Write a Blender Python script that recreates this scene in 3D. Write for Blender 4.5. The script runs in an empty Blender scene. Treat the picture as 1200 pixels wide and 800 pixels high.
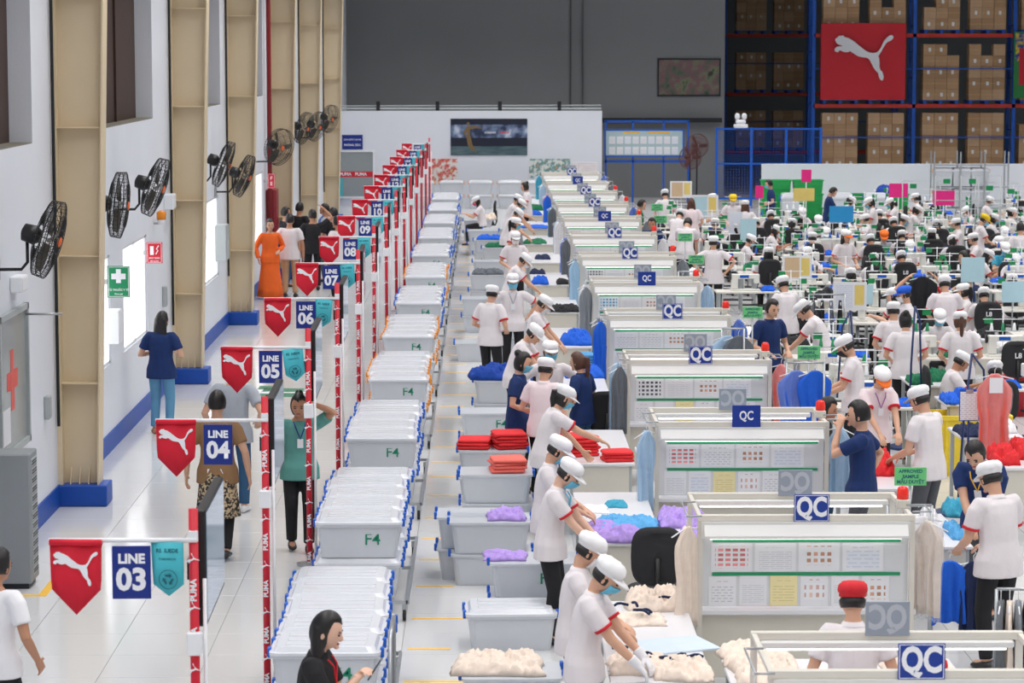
import bpy, bmesh, math, random
from mathutils import Vector, Matrix, Quaternion
random.seed(7)
PI = math.pi
scene = bpy.context.scene
COL = scene.collection

# ------------------------------------------------------------------ camera
FPX = 3100.0; VPX, VPY = 569.0, 58.0
PITCH = math.atan((400 - VPY) / FPX)
YAW = math.atan((600 - VPX) * math.cos(PITCH) / FPX)
CAMH = 5.0
cam_data = bpy.data.cameras.new('camera')
cam_data.sensor_width = 36.0
cam_data.lens = FPX * 36.0 / 1200.0
cam_data.clip_end = 400
cam_data.dof.use_dof = True
cam_data.dof.focus_distance = 27.0
cam_data.dof.aperture_fstop = 5.6
cam = bpy.data.objects.new('camera', cam_data)
COL.objects.link(cam)
cam.location = (0, 0, CAMH)
cam.rotation_euler = (PI / 2 - PITCH, 0, -YAW)
scene.camera = cam
_R = cam.rotation_euler.to_matrix()

def ray(px, py):
    return _R @ Vector(((px - 600) / FPX, (400 - py) / FPX, -1.0))
def at(px, py, z):
    """world point of the photograph's pixel at height z"""
    d = ray(px, py); t = (z - CAMH) / d.z
    return Vector((d.x * t, d.y * t, z))
def at_y(px, py, y):
    d = ray(px, py); t = y / d.y
    return Vector((d.x * t, y, CAMH + d.z * t))
def at_x(px, py, x):
    d = ray(px, py); t = x / d.x
    return Vector((x, d.y * t, CAMH + d.z * t))

# ------------------------------------------------------------------ view, world, lights
scene.view_settings.view_transform = 'Standard'
scene.view_settings.look = 'None'
scene.view_settings.exposure = 0.0
scene.view_settings.gamma = 1.0
scene.view_settings.use_curve_mapping = False

world = bpy.data.worlds.new('world'); scene.world = world
world.use_nodes = True
bg = world.node_tree.nodes['Background']
bg.inputs[0].default_value = (0.93, 0.97, 1.0, 1)
bg.inputs[1].default_value = 0.42

def strip(x, y0, y1, z, w, power, col=(1, 0.97, 0.95)):
    l = bpy.data.lights.new('ceiling_strip', 'AREA')
    l.shape = 'RECTANGLE'; l.size = w; l.size_y = y1 - y0
    l.energy = power; l.color = col; l.spread = math.radians(130)
    o = bpy.data.objects.new('ceiling_strip', l); COL.objects.link(o)
    o.location = (x, (y0 + y1) / 2, z)
    return o
# rows of fluorescent luminaires hung under the roof, running the length of the hall
for sx in (-3.0, 1.0, 5.0, 9.0, 13.0, 17.0, 21.0):
    strip(sx, 4, 87, 7.2, 0.5, 1200)

# ------------------------------------------------------------------ materials
def lin(c):
    c = c / 255.0
    return c / 12.92 if c <= 0.04045 else ((c + 0.055) / 1.055) ** 2.4
def rgb(r, g, b): return (lin(r), lin(g), lin(b), 1)
MATS = {}
def mat(name, col, rough=0.6, metal=0.0, var=0.06, scale=8.0, bump=0.0, bscale=40.0, alpha=None, trans=0.0, emit=0.0, spec=0.5):
    if name in MATS: return MATS[name]
    m = bpy.data.materials.new(name); m.use_nodes = True
    nt = m.node_tree; b = nt.nodes['Principled BSDF']
    c = rgb(*col)
    b.inputs['Roughness'].default_value = rough
    b.inputs['Metallic'].default_value = metal
    b.inputs['Specular IOR Level'].default_value = spec
    tc = nt.nodes.new('ShaderNodeTexCoord')
    if var > 0:
        n = nt.nodes.new('ShaderNodeTexNoise'); n.inputs['Scale'].default_value = scale; n.inputs['Detail'].default_value = 3
        mx = nt.nodes.new('ShaderNodeMix'); mx.data_type = 'RGBA'
        nt.links.new(tc.outputs['Object'], n.inputs['Vector'])
        nt.links.new(n.outputs['Fac'], mx.inputs['Factor'])
        mx.inputs['A'].default_value = tuple(x * (1 - var) for x in c[:3]) + (1,)
        mx.inputs['B'].default_value = tuple(min(1, x * (1 + var)) for x in c[:3]) + (1,)
        nt.links.new(mx.outputs['Result'], b.inputs['Base Color'])
    else:
        b.inputs['Base Color'].default_value = c
    if bump > 0:
        n2 = nt.nodes.new('ShaderNodeTexNoise'); n2.inputs['Scale'].default_value = bscale; n2.inputs['Detail'].default_value = 4
        nt.links.new(tc.outputs['Object'], n2.inputs['Vector'])
        bp = nt.nodes.new('ShaderNodeBump'); bp.inputs['Strength'].default_value = bump; bp.inputs['Distance'].default_value = 0.02
        nt.links.new(n2.outputs['Fac'], bp.inputs['Height']); nt.links.new(bp.outputs['Normal'], b.inputs['Normal'])
    if alpha is not None: b.inputs['Alpha'].default_value = alpha
    if trans: b.inputs['Transmission Weight'].default_value = trans
    if emit:
        b.inputs['Emission Color'].default_value = c; b.inputs['Emission Strength'].default_value = emit
    MATS[name] = m
    return m

M_WALL = mat('white_wall_paint', (224, 228, 236), 0.7, var=0.04, scale=1.2, bump=0.08, bscale=30)
M_GREY = mat('grey_wall_paint', (128, 130, 132), 0.8, var=0.06, scale=0.6)
M_BEIGE = mat('beige_column_paint', (222, 204, 172), 0.5, var=0.05, scale=2.5)
M_BLUEP = mat('blue_plinth_paint', (10, 74, 168), 0.45, var=0.08, scale=4)
M_WHITE = mat('white_plastic', (236, 238, 242), 0.4, var=0.03)
M_BLACK = mat('black_plastic', (22, 22, 24), 0.45, var=0.1)
M_DARK = mat('dark_metal', (44, 46, 50), 0.4, metal=0.4, var=0.1)
M_STEEL = mat('steel', (176, 180, 184), 0.35, metal=0.7, var=0.06)
M_LGREY = mat('light_grey_metal', (172, 178, 180), 0.5, var=0.05)
M_RED = mat('red_enamel', (206, 24, 48), 0.5, var=0.06)
M_REDCLOTH = mat('red_pennant_cloth', (214, 20, 48), 0.75, var=0.06, bump=0.15, bscale=14)
M_NAVY = mat('navy_sign', (6, 40, 132), 0.4, var=0.04)
M_TEAL = mat('teal_pennant_cloth', (70, 184, 198), 0.7, var=0.06)
M_TEALD = mat('teal_print', (18, 96, 110), 0.7, var=0.0)
M_PRINT = mat('white_print', (242, 243, 248), 0.5, var=0.0)
M_BLUE = mat('blue_rack_paint', (14, 88, 190), 0.45, var=0.08)
M_ORANGE = mat('orange_beam_paint', (196, 52, 36), 0.5, var=0.08)
M_YELLOW = mat('yellow_tape', (244, 190, 60), 0.5, var=0.06)
M_GREEN = mat('green_plastic', (20, 140, 90), 0.5, var=0.06)
M_CREAM = mat('cream_panel', (214, 210, 198), 0.6, var=0.04)
M_TABLE = mat('white_laminate', (224, 224, 228), 0.3, var=0.02)
M_GLOW = mat('daylit_window', (250, 252, 255), 0.5, var=0.0, emit=1.3)
M_BROWN = mat('brown_shutter', (62, 40, 30), 0.6, var=0.15, scale=6)
M_GLASS = mat('grey_glass', (150, 158, 160), 0.12, var=0.05)

# ------------------------------------------------------------------ mesh building
class MB:
    def __init__(s): s.v = []; s.f = []
    def add(s, vs, fs):
        o = len(s.v); s.v += [tuple(v) for v in vs]; s.f += [tuple(i + o for i in f) for f in fs]; return s
    def box(s, x0, x1, y0, y1, z0, z1, mtx=None):
        vs = [Vector((x, y, z)) for z in (z0, z1) for y in (y0, y1) for x in (x0, x1)]
        if mtx: vs = [mtx @ v for v in vs]
        return s.add(vs, [(0, 2, 3, 1), (4, 5, 7, 6), (0, 1, 5, 4), (2, 6, 7, 3), (0, 4, 6, 2), (1, 3, 7, 5)])
    def cbox(s, x0, x1, y0, y1, z0, z1, c=0.01, mtx=None):
        """box with chamfered edges"""
        vs = []; fs = []
        X = (x0, x1); Y = (y0, y1); Z = (z0, z1); idx = {}
        for i in (0, 1):
            for j in (0, 1):
                for k in (0, 1):
                    sx, sy, sz = (1, -1)[i], (1, -1)[j], (1, -1)[k]
                    for a, d in enumerate(((0, sy * c, sz * c), (sx * c, 0, sz * c), (sx * c, sy * c, 0))):
                        idx[(i, j, k, a)] = len(vs)
                        vs.append(Vector((X[i] + d[0], Y[j] + d[1], Z[k] + d[2])))
        def q(*ks, flip=False):
            f = [idx[k] for k in ks]; fs.append(tuple(reversed(f)) if flip else tuple(f))
        for i in (0, 1): q((i, 0, 0, 0), (i, 0, 1, 0), (i, 1, 1, 0), (i, 1, 0, 0), flip=i == 1)
        for j in (0, 1): q((0, j, 0, 1), (1, j, 0, 1), (1, j, 1, 1), (0, j, 1, 1), flip=j == 1)
        for k in (0, 1): q((0, 0, k, 2), (0, 1, k, 2), (1, 1, k, 2), (1, 0, k, 2), flip=k == 1)
        for i in (0, 1):
            for j in (0, 1): q((i, j, 0, 0), (i, j, 0, 1), (i, j, 1, 1), (i, j, 1, 0), flip=(i == j))
            for k in (0, 1): q((i, 0, k, 0), (i, 1, k, 0), (i, 1, k, 2), (i, 0, k, 2), flip=(i == k))
        for j in (0, 1):
            for k in (0, 1): q((0, j, k, 1), (0, j, k, 2), (1, j, k, 2), (1, j, k, 1), flip=(j == k))
        for i in (0, 1):
            for j in (0, 1):
                for k in (0, 1): q((i, j, k, 0), (i, j, k, 1), (i, j, k, 2), flip=(i + j + k) % 2 == 1)
        if mtx: vs = [mtx @ v for v in vs]
        return s.add(vs, fs)
    def tube(s, pts, r, n=8, closed=False, cap=True):
        pts = [Vector(p) for p in pts]; m = len(pts)
        rs = r if isinstance(r, (list, tuple)) else [r] * m
        up = None; rings = []
        for i, p in enumerate(pts):
            if closed: t = pts[(i + 1) % m] - pts[i - 1]
            else: t = pts[min(i + 1, m - 1)] - pts[max(i - 1, 0)]
            t.normalize()
            if up is None:
                a = Vector((0, 0, 1)) if abs(t.z) < 0.9 else Vector((1, 0, 0))
                up = (a - t * a.dot(t)).normalized()
            else: up = (up - t * up.dot(t)).normalized()
            w = t.cross(up)
            rings.append([p + (up * math.cos(2 * PI * k / n) + w * math.sin(2 * PI * k / n)) * rs[i] for k in range(n)])
        vs = [v for rg in rings for v in rg]; fs = []
        for i in range(m if closed else m - 1):
            a = i * n; b = ((i + 1) % m) * n
            for k in range(n): fs.append((a + k, a + (k + 1) % n, b + (k + 1) % n, b + k))
        if cap and not closed:
            fs.append(tuple(reversed(range(n)))); fs.append(tuple((m - 1) * n + k for k in range(n)))
        return s.add(vs, fs)
    def lathe(s, prof, n=16, mtx=None):
        """profile of (radius, z)"""
        vs = []; fs = []
        for r, z in prof:
            for k in range(n):
                a = 2 * PI * k / n; vs.append(Vector((r * math.cos(a), r * math.sin(a), z)))
        for i in range(len(prof) - 1):
            for k in range(n): fs.append((i * n + k, i * n + (k + 1) % n, (i + 1) * n + (k + 1) % n, (i + 1) * n + k))
        fs.append(tuple(reversed(range(n)))); fs.append(tuple((len(prof) - 1) * n + k for k in range(n)))
        if mtx: vs = [mtx @ v for v in vs]
        return s.add(vs, fs)
    def prism(s, poly, d0, d1, mtx=None):
        """poly in local x,z ; extruded along y from d0 to d1"""
        n = len(poly)
        vs = [Vector((x, d0, z)) for x, z in poly] + [Vector((x, d1, z)) for x, z in poly]
        fs = [tuple(range(n)), tuple(reversed(range(n, 2 * n)))]
        for k in range(n): fs.append((k, n + k, n + (k + 1) % n, (k + 1) % n))
        if mtx: vs = [mtx @ v for v in vs]
        return s.add(vs, fs)
    def ell(s, c, r, n=12, m=8, mtx=None):
        vs = []; fs = []
        c = Vector(c)
        for i in range(1, m):
            th = PI * i / m
            for k in range(n):
                a = 2 * PI * k / n
                vs.append(Vector((r[0] * math.sin(th) * math.cos(a), r[1] * math.sin(th) * math.sin(a), r[2] * math.cos(th))))
        vs.append(Vector((0, 0, r[2]))); vs.append(Vector((0, 0, -r[2])))
        for i in range(m - 2):
            for k in range(n): fs.append((i * n + k, (i + 1) * n + k, (i + 1) * n + (k + 1) % n, i * n + (k + 1) % n))
        T = (m - 1) * n
        for k in range(n):
            fs.append((T, k, (k + 1) % n)); fs.append((T + 1, (m - 2) * n + (k + 1) % n, (m - 2) * n + k))
        vs = [(mtx @ v if mtx else v) + c for v in vs]
        return s.add(vs, fs)
    def mesh(s, name, m=None, smooth=False):
        me = bpy.data.meshes.new(name); me.from_pydata(s.v, [], s.f)
        if smooth: me.polygons.foreach_set('use_smooth', [True] * len(me.polygons))
        if m: me.materials.append(m)
        me.update(); return me
    def build(s, name, m, parent=None, smooth=False):
        return link(name, s.mesh(name, m, smooth), parent)

def link(name, data, parent=None, loc=None, rz=None):
    o = bpy.data.objects.new(name, data); COL.objects.link(o)
    if parent: o.parent = parent
    if loc is not None: o.location = loc
    if rz is not None: o.rotation_euler = (0, 0, rz)
    return o
def tag(o, label=None, cat=None, group=None, kind=None):
    if label: o['label'] = label
    if cat: o['category'] = cat
    if group: o['group'] = group
    if kind: o['kind'] = kind
    return o
def thing(name, label, cat, loc=(0, 0, 0), rz=0.0, group=None):
    return tag(link(name, None, None, loc, rz), label, cat, group)
def structure(o): o['kind'] = 'structure'; return o
def kids(o): return KIDS.get(o.name, [])
def copy_tree(o, loc=None, rz=None, label=None, group=None):
    """copy of a thing with copies of its parts and sub-parts"""
    c = o.copy(); COL.objects.link(c)
    if loc is not None: c.location = loc
    if rz is not None: c.rotation_euler = (0, 0, rz)
    if label: c['label'] = label
    if group: c['group'] = group
    for ch in o.children:
        d = ch.copy(); COL.objects.link(d); d.parent = c
        for g in ch.children:
            e = g.copy(); COL.objects.link(e); e.parent = d
    return c

_TXT = {}
def text_mesh(body, size, bold=0.0, align='CENTER', spacing=1.0, sx=1.0):
    """flat lettering in the x,z plane facing -y, centred"""
    key = (body, size, bold, align, spacing, sx)
    if key in _TXT: return _TXT[key]
    cu = bpy.data.curves.new('lettering', 'FONT'); cu.body = body; cu.size = size; cu.offset = bold
    cu.align_x = align; cu.align_y = 'CENTER'; cu.space_character = spacing; cu.resolution_u = 3
    o = bpy.data.objects.new('lettering', cu); COL.objects.link(o)
    bpy.context.view_layer.update()
    dg = bpy.context.evaluated_depsgraph_get()
    me = bpy.data.meshes.new_from_object(o.evaluated_get(dg))
    me.transform(Matrix.Rotation(PI / 2, 4, 'X') @ Matrix.Diagonal((sx, 1, 1, 1)))
    bpy.data.objects.remove(o); bpy.data.curves.remove(cu)
    me.name = 'lettering'; _TXT[key] = me
    return me
def lettering(body, size, m, parent, loc, bold=0.0, rz=0.0, sx=1.0, name='lettering', spacing=1.0, align='CENTER'):
    me = text_mesh(body, size, bold, align, spacing, sx)
    k = (body, size, bold, m.name, sx, spacing, align)
    if k not in _TXT:
        c = me.copy(); c.materials.clear(); c.materials.append(m); _TXT[k] = c
    return link(name, _TXT[k], parent, loc, rz)

# leaping cat emblem outline, unit square (x right, z up), traced as a closed polygon
CAT = [(158, 232), (166, 222), (180, 213), (190, 200), (205, 196), (213, 202), (222, 195), (236, 196), (244, 208), (285, 220), (330, 245), (370, 278),
       (410, 310), (450, 340), (480, 353), (520, 357), (550, 352), (575, 330), (590, 305), (604, 272), (620, 240), (645, 212), (672, 194), (692, 192),
       (704, 204), (700, 225), (680, 243), (650, 256), (630, 276), (610, 310), (592, 345), (575, 372), (566, 388), (574, 410), (578, 450), (577, 490),
       (588, 520), (604, 532), (614, 560), (618, 590), (610, 614), (592, 612), (580, 596), (572, 570), (568, 546), (545, 525), (520, 490), (500, 450),
       (484, 420), (460, 402), (420, 398), (380, 390), (345, 370), (320, 350), (300, 340), (280, 350), (250, 350), (225, 342), (208, 332), (195, 338),
       (188, 350), (168, 348), (154, 334), (156, 318), (172, 302), (196, 296), (224, 294), (226, 288), (205, 282), (185, 276), (170, 262), (164, 248)]
CATP = [((x - 430) / 550.0, (405 - y) / 550.0) for x, y in CAT]
def emblem(size, thick=0.004):
    k = ('emblem', round(size, 4), thick)
    if k not in _TXT:
        bm = bmesh.new()
        vs = [bm.verts.new((x * size, -thick, z * size)) for x, z in CATP]
        f = bm.faces.new(vs)
        if f.normal.y > 0: f.normal_flip()
        ret = bmesh.ops.extrude_face_region(bm, geom=[f])
        for v in ret['geom']:
            if isinstance(v, bmesh.types.BMVert): v.co.y = 0.0
        bmesh.ops.triangulate(bm, faces=bm.faces[:])
        bmesh.ops.recalc_face_normals(bm, faces=bm.faces[:])
        me = bpy.data.meshes.new('cat_emblem'); bm.to_mesh(me); bm.free(); me.materials.append(M_PRINT)
        _TXT[k] = me
    return _TXT[k]
# ================================================================== THE HALL
XW = -4.71            # left wall plane
YB = 85.0             # white partition at the far end
# floor -------------------------------------------------------------
fm = bpy.data.materials.new('polished_white_floor'); fm.use_nodes = True
_nt = fm.node_tree; _b = _nt.nodes['Principled BSDF']
_tc = _nt.nodes.new('ShaderNodeTexCoord')
_br = _nt.nodes.new('ShaderNodeTexBrick'); _br.offset = 0.0; _br.inputs['Scale'].default_value = 1.0
_br.inputs['Brick Width'].default_value = 0.8; _br.inputs['Row Height'].default_value = 0.8; _br.inputs['Mortar Size'].default_value = 0.004
_br.inputs['Color1'].default_value = rgb(214, 215, 216); _br.inputs['Color2'].default_value = rgb(210, 211, 213); _br.inputs['Mortar'].default_value = rgb(150, 150, 150)
_nt.links.new(_tc.outputs['Object'], _br.inputs['Vector']); _nt.links.new(_br.outputs['Color'], _b.inputs['Base Color'])
_b.inputs['Roughness'].default_value = 0.16
M_TILE = mat('glazed_white_tile', (216, 217, 218), 0.12, var=0.02, scale=0.7)
M_GROUT = mat('floor_grout', (150, 150, 150), 0.8)
TX0, TX1, TY0 = XW, XW + 0.8 * 7, 18.4
NTY = 42
floor = structure(MB().box(XW, 40, -6, TY0, -0.1, 0).box(TX1, 40, TY0, TY0 + NTY * 0.8, -0.1, 0).box(XW, 40, TY0 + NTY * 0.8, 122, -0.1, 0).build('floor', fm))
g = MB().box(XW, TX1, TY0, TY0 + NTY * 0.8, -0.1, -0.006).build('grout_bed', M_GROUT, floor)
tile_me = MB().cbox(0.0025, 0.7975, 0.0025, 0.7975, -0.006, 0.0, 0.001).mesh('tile', M_TILE)
for i in range(7):
    for j in range(NTY):
        link('tile', tile_me, floor, (TX0 + i * 0.8, TY0 + j * 0.8, 0))

# left wall with deep window openings -----------------------------------
WT = 0.24
wins_hi = []   # (y0,y1,z0)  upper shuttered windows
cols_y = [29.0, 39.7, 48.3, 58.0, 67.0, 77.0]
def wall_grid(openings, y0, y1, z0, z1):
    """wall slab made of boxes around rectangular openings (y0,y1,z0,z1)"""
    mb = MB(); ys = sorted({y0, y1} | {o[0] for o in openings} | {o[1] for o in openings})
    for a, b in zip(ys[:-1], ys[1:]):
        cuts = sorted([(o[2], o[3]) for o in openings if o[0] <= a + 1e-6 and o[1] >= b - 1e-6])
        z = z0
        for c0, c1 in cuts:
            if c0 > z: mb.box(XW - WT, XW, a, b, z, c0)
            z = c1
        if z < z1: mb.box(XW - WT, XW, a, b, z, z1)
    return mb
hi = [(22.0, 27.6, 4.03, 6.6), (31.2, 37.6, 4.03, 6.6), (41.4, 47.2, 4.03, 6.6), (50.2, 56.2, 4.03, 6.6)]
lo = [(31.0, 33.1, 1.08, 2.45), (34.3, 36.7, 1.08, 2.45), (43.4, 46.6, 1.05, 2.45), (53.0, 56.0, 1.05, 2.45)]
wall_left = structure(wall_grid(hi + lo, 0, 90, 0, 9.5).build('wall_left', M_WALL))
for n, (a, b, c, d) in enumerate(hi):
    w = structure(link('window_%d' % (n + 1), None, None, (XW - WT, a, c)))
    MB().box(-0.04, 0.0, 0, b - a, 0, d - c).build('shutter_panel', M_BROWN, w)
    k = 3
    me = MB().box(0.0, 0.03, -0.02, 0.02, 0, d - c).mesh('mullion', M_BROWN)
    for i in range(1, k): link('mullion', me, w, (0, i * (b - a) / k, 0))
    MB().box(0.0, WT - 0.01, 0.0, b - a, 0.0, 0.012).build('sill', mat('dusty_sill', (120, 116, 104), 0.9, var=0.3, scale=5), w)
for n, (a, b, c, d) in enumerate(lo):
    w = structure(link('window_%d' % (n + 5), None, None, (XW - 0.05, a, c)))
    MB().box(-0.02, 0.0, 0, b - a, 0, d - c).build('pane', M_GLOW, w)
    fr = MB()
    for y in (0, (b - a) * 0.5, b - a - 0.04): fr.box(0, 0.03, y, y + 0.04, 0, d - c)
    fr.box(0, 0.03, 0, b - a, 0, 0.04).box(0, 0.03, 0, b - a, d - c - 0.04, d - c)
    fr.build('window_frame', M_WHITE, w)
tag(structure(MB().box(XW, XW + 0.02, 0, 90, 0, 0.24).build('baseboard_left', M_BLUEP)), 'blue painted baseboard along the white wall')

# beige steel portal columns ---------------------------------------------
for i, y in enumerate(cols_y):
    c = structure(link('trim_%d' % (i + 1), None, None, (XW, y, 0)))
    tag(c, 'beige tapered steel column standing on a blue plinth')
    H = 9.4; w0, w1 = 0.42, 0.60
    d = 0.16
    MB().prism([(0.05, 0), (w0, 0), (w0 + (w1 - w0) * H / 7, H), (0.05, H)], -0.006, 0.006).build('web', M_BEIGE, c)
    MB().box(0.0, 0.05, -d, d, 0, H).build('flange', M_BEIGE, c)
    k = (w1 - w0) / 7
    MB().add([(w0, -d, 0), (w0 + .018, -d, 0), (w0 + .018 + k * H, -d, H), (w0 + k * H, -d, H), (w0, d, 0), (w0 + .018, d, 0), (w0 + .018 + k * H, d, H), (w0 + k * H, d, H)],
             [(0, 1, 2, 3), (7, 6, 5, 4), (0, 4, 5, 1), (1, 5, 6, 2), (2, 6, 7, 3), (3, 7, 4, 0)]).build('flange', M_BEIGE, c)
    for z in (1.35, 2.75, 4.15, 5.6, 7.0): MB().box(0.05, w0 + k * z, -d + .01, 0, z, z + 0.012).build('stiffener', M_BEIGE, c)
    for x in (0.12, 0.22, 0.32): MB().add([(x, -d + .02, 0.2), (x, 0, 0.2), (x, 0, 0.42), (x + .01, -d + .02, 0.2), (x + .01, 0, 0.2), (x + .01, 0, 0.42)], [(0, 1, 2), (5, 4, 3), (0, 3, 4, 1), (1, 4, 5, 2), (2, 5, 3, 0)]).build('base_gusset', M_BEIGE, c)
    MB().cbox(0.0, w0 + 0.12, -d - 0.06, d + 0.06, 0, 0.235, 0.012).build('plinth', M_BLUEP, c)

# far end: white partition, grey wall, ceiling ------------------------------
wb = structure(MB().box(XW, 3.73, YB, YB + 0.15, 0, 3.05).build('wall_partition', M_WALL))
structure(MB().box(XW, 8.1, 90.0, 90.3, 0, 9.5).build('wall_back', M_GREY))
structure(MB().box(7.8, 8.1, 90.3, 118.0, 0, 9.5).build('wall_return', M_GREY))
structure(MB().box(7.8, 40, 118.0, 118.3, 0, 9.5).build('wall_store', M_GREY))
structure(MB().box(XW - WT, 40, -6, 118.3, 9.5, 9.7).build('ceiling', mat('ceiling_sheet', (196, 198, 200), 0.7)))
structure(MB().box(8.35, 40, 80.0, 80.15, 0, 1.56).build('wall_low', M_WALL))
structure(MB().box(2.85, 2.9, 89.95, 90.0, 3, 9.5).box(3.28, 3.3, 89.9, 90.0, 3, 9.5).build('trim_7', mat('grey_downpipe', (74, 75, 76), 0.6)))
# ================================================================== LINE POSTS, PENNANTS, SIGNS, MONITORS
def rr(w, d, r, z, n=3):
    pts = []
    for cx, cy, a0 in ((w/2-r, d/2-r, 0), (-w/2+r, d/2-r, PI/2), (-w/2+r, -d/2+r, PI), (w/2-r, -d/2+r, 1.5*PI)):
        for k in range(n + 1):
            a = a0 + PI/2 * k / n; pts.append((cx + r*math.cos(a), cy + r*math.sin(a), z))
    return pts
def loft(mb, secs, cap0=True, cap1=True):
    n = len(secs[0]); vs = [p for s in secs for p in s]; fs = []
    for i in range(len(secs) - 1):
        for k in range(n): fs.append((i*n+k, i*n+(k+1) % n, (i+1)*n+(k+1) % n, (i+1)*n+k))
    if cap0: fs.append(tuple(reversed(range(n))))
    if cap1: fs.append(tuple((len(secs)-1)*n+k for k in range(n)))
    return mb.add(vs, fs)

NUMW = 'zero one two three four five six seven eight nine ten eleven twelve thirteen fourteen fifteen sixteen'.split()
LINE0, DLINE, NLINE = 15.35, 5.05, 14
def line_y(i): return LINE0 + DLINE * i
XP = -1.72
pole_me = MB().tube([(0, 0, 0.02), (0, 0, 2.32)], 0.028, 10).mesh('pole', M_RED, True)
base_me = MB().lathe([(0.13, 0), (0.13, 0.02), (0.04, 0.03)], 16).mesh('base_plate', M_STEEL)
cond_me = MB().tube([(0, 0, 0), (0, 0, 1.9)], 0.012, 6).mesh('conduit', M_WHITE, True)
clamp_me = MB().cbox(-0.045, 0.045, -0.05, 0.03, -0.07, 0.07, 0.008).mesh('clamp_box', M_WHITE)
barw_me = MB().tube([(0.02, 0, 0), (-0.845, 0, 0)], 0.014, 8).mesh('crossbar', M_WHITE, True)
FW, FH = 0.31, 0.43
def pennant_mesh(w, h, tip, m, name):
    mb = MB(); N = 8; prof = []
    def P(u, z, back):
        return (u * w/2, (0.004 if back else -0.004) + 0.006 * math.sin(u * 5) * (h - z) / h, -z)
    for back in (0, 1):
        for j in range(N + 1):
            u = -1 + 2 * j / N
            bot = (h - tip) + tip * (1 - abs(u)); 
            prof.append(P(u * (1 - 0.06 * 0), 0, back)); prof.append(P(u * 0.97, h * 0.5 if bot > h * 0.5 else bot * 0.6, back)); prof.append(P(u * 0.93, bot, back))
    mb.add(prof, []); K = 3 * (N + 1); fs = []
    for j in range(N):
        for k in range(2):
            a, b, c, d = j*3+k, (j+1)*3+k, (j+1)*3+k+1, j*3+k+1
            fs.append((a, d, c, b)); fs.append((K+a, K+b, K+c, K+d))
        fs.append((j*3+2, K+j*3+2, K+(j+1)*3+2, (j+1)*3+2)); fs.append((j*3, (j+1)*3, K+(j+1)*3, K+j*3))
    for j in (0, N):
        for k in range(2): fs.append((j*3+k, K+j*3+k, K+j*3+k+1, j*3+k+1))
    mb.f += fs
    return mb.mesh(name, m, True)
flag_me = pennant_mesh(FW, FH, 0.15, M_REDCLOTH, 'cloth')
hem_me = MB().tube([(-FW/2, 0, 0.0), (FW/2, 0, 0.0)], 0.02, 8).mesh('hem', M_REDCLOTH, True)
tflag_me = pennant_mesh(0.2, 0.32, 0.07, M_TEAL, 'cloth')
lsign_me = MB().cbox(-0.113, 0.113, -0.004, 0.004, -0.315, 0, 0.002).mesh('panel', M_NAVY)
hook_me = MB().tube([(0, 0, -0.01), (0.012, 0, 0.02), (0, 0, 0.045), (-0.012, 0, 0.02)], 0.003, 5, closed=True).mesh('hook', M_STEEL)
# teal print: three chasing arrows inside a ring
mbp = MB()
for k in range(3):
    R = Matrix.Rotation(2*PI*k/3, 4, 'Y')
    mbp.prism([(-0.022, 0.018), (0.008, 0.018), (0.008, 0.026), (0.024, 0.010), (0.008, -0.004), (0.008, 0.004), (-0.014, 0.004)], -0.0075, -0.006, R @ Matrix.Translation((0, 0, 0.012)))
ringp = [(0.056*math.cos(2*PI*k/20), -0.006, 0.056*math.sin(2*PI*k/20)) for k in range(20)]
mbp.tube(ringp, 0.002, 4, closed=True)
tprint_me = mbp.mesh('recycling_print', M_TEALD)
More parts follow.
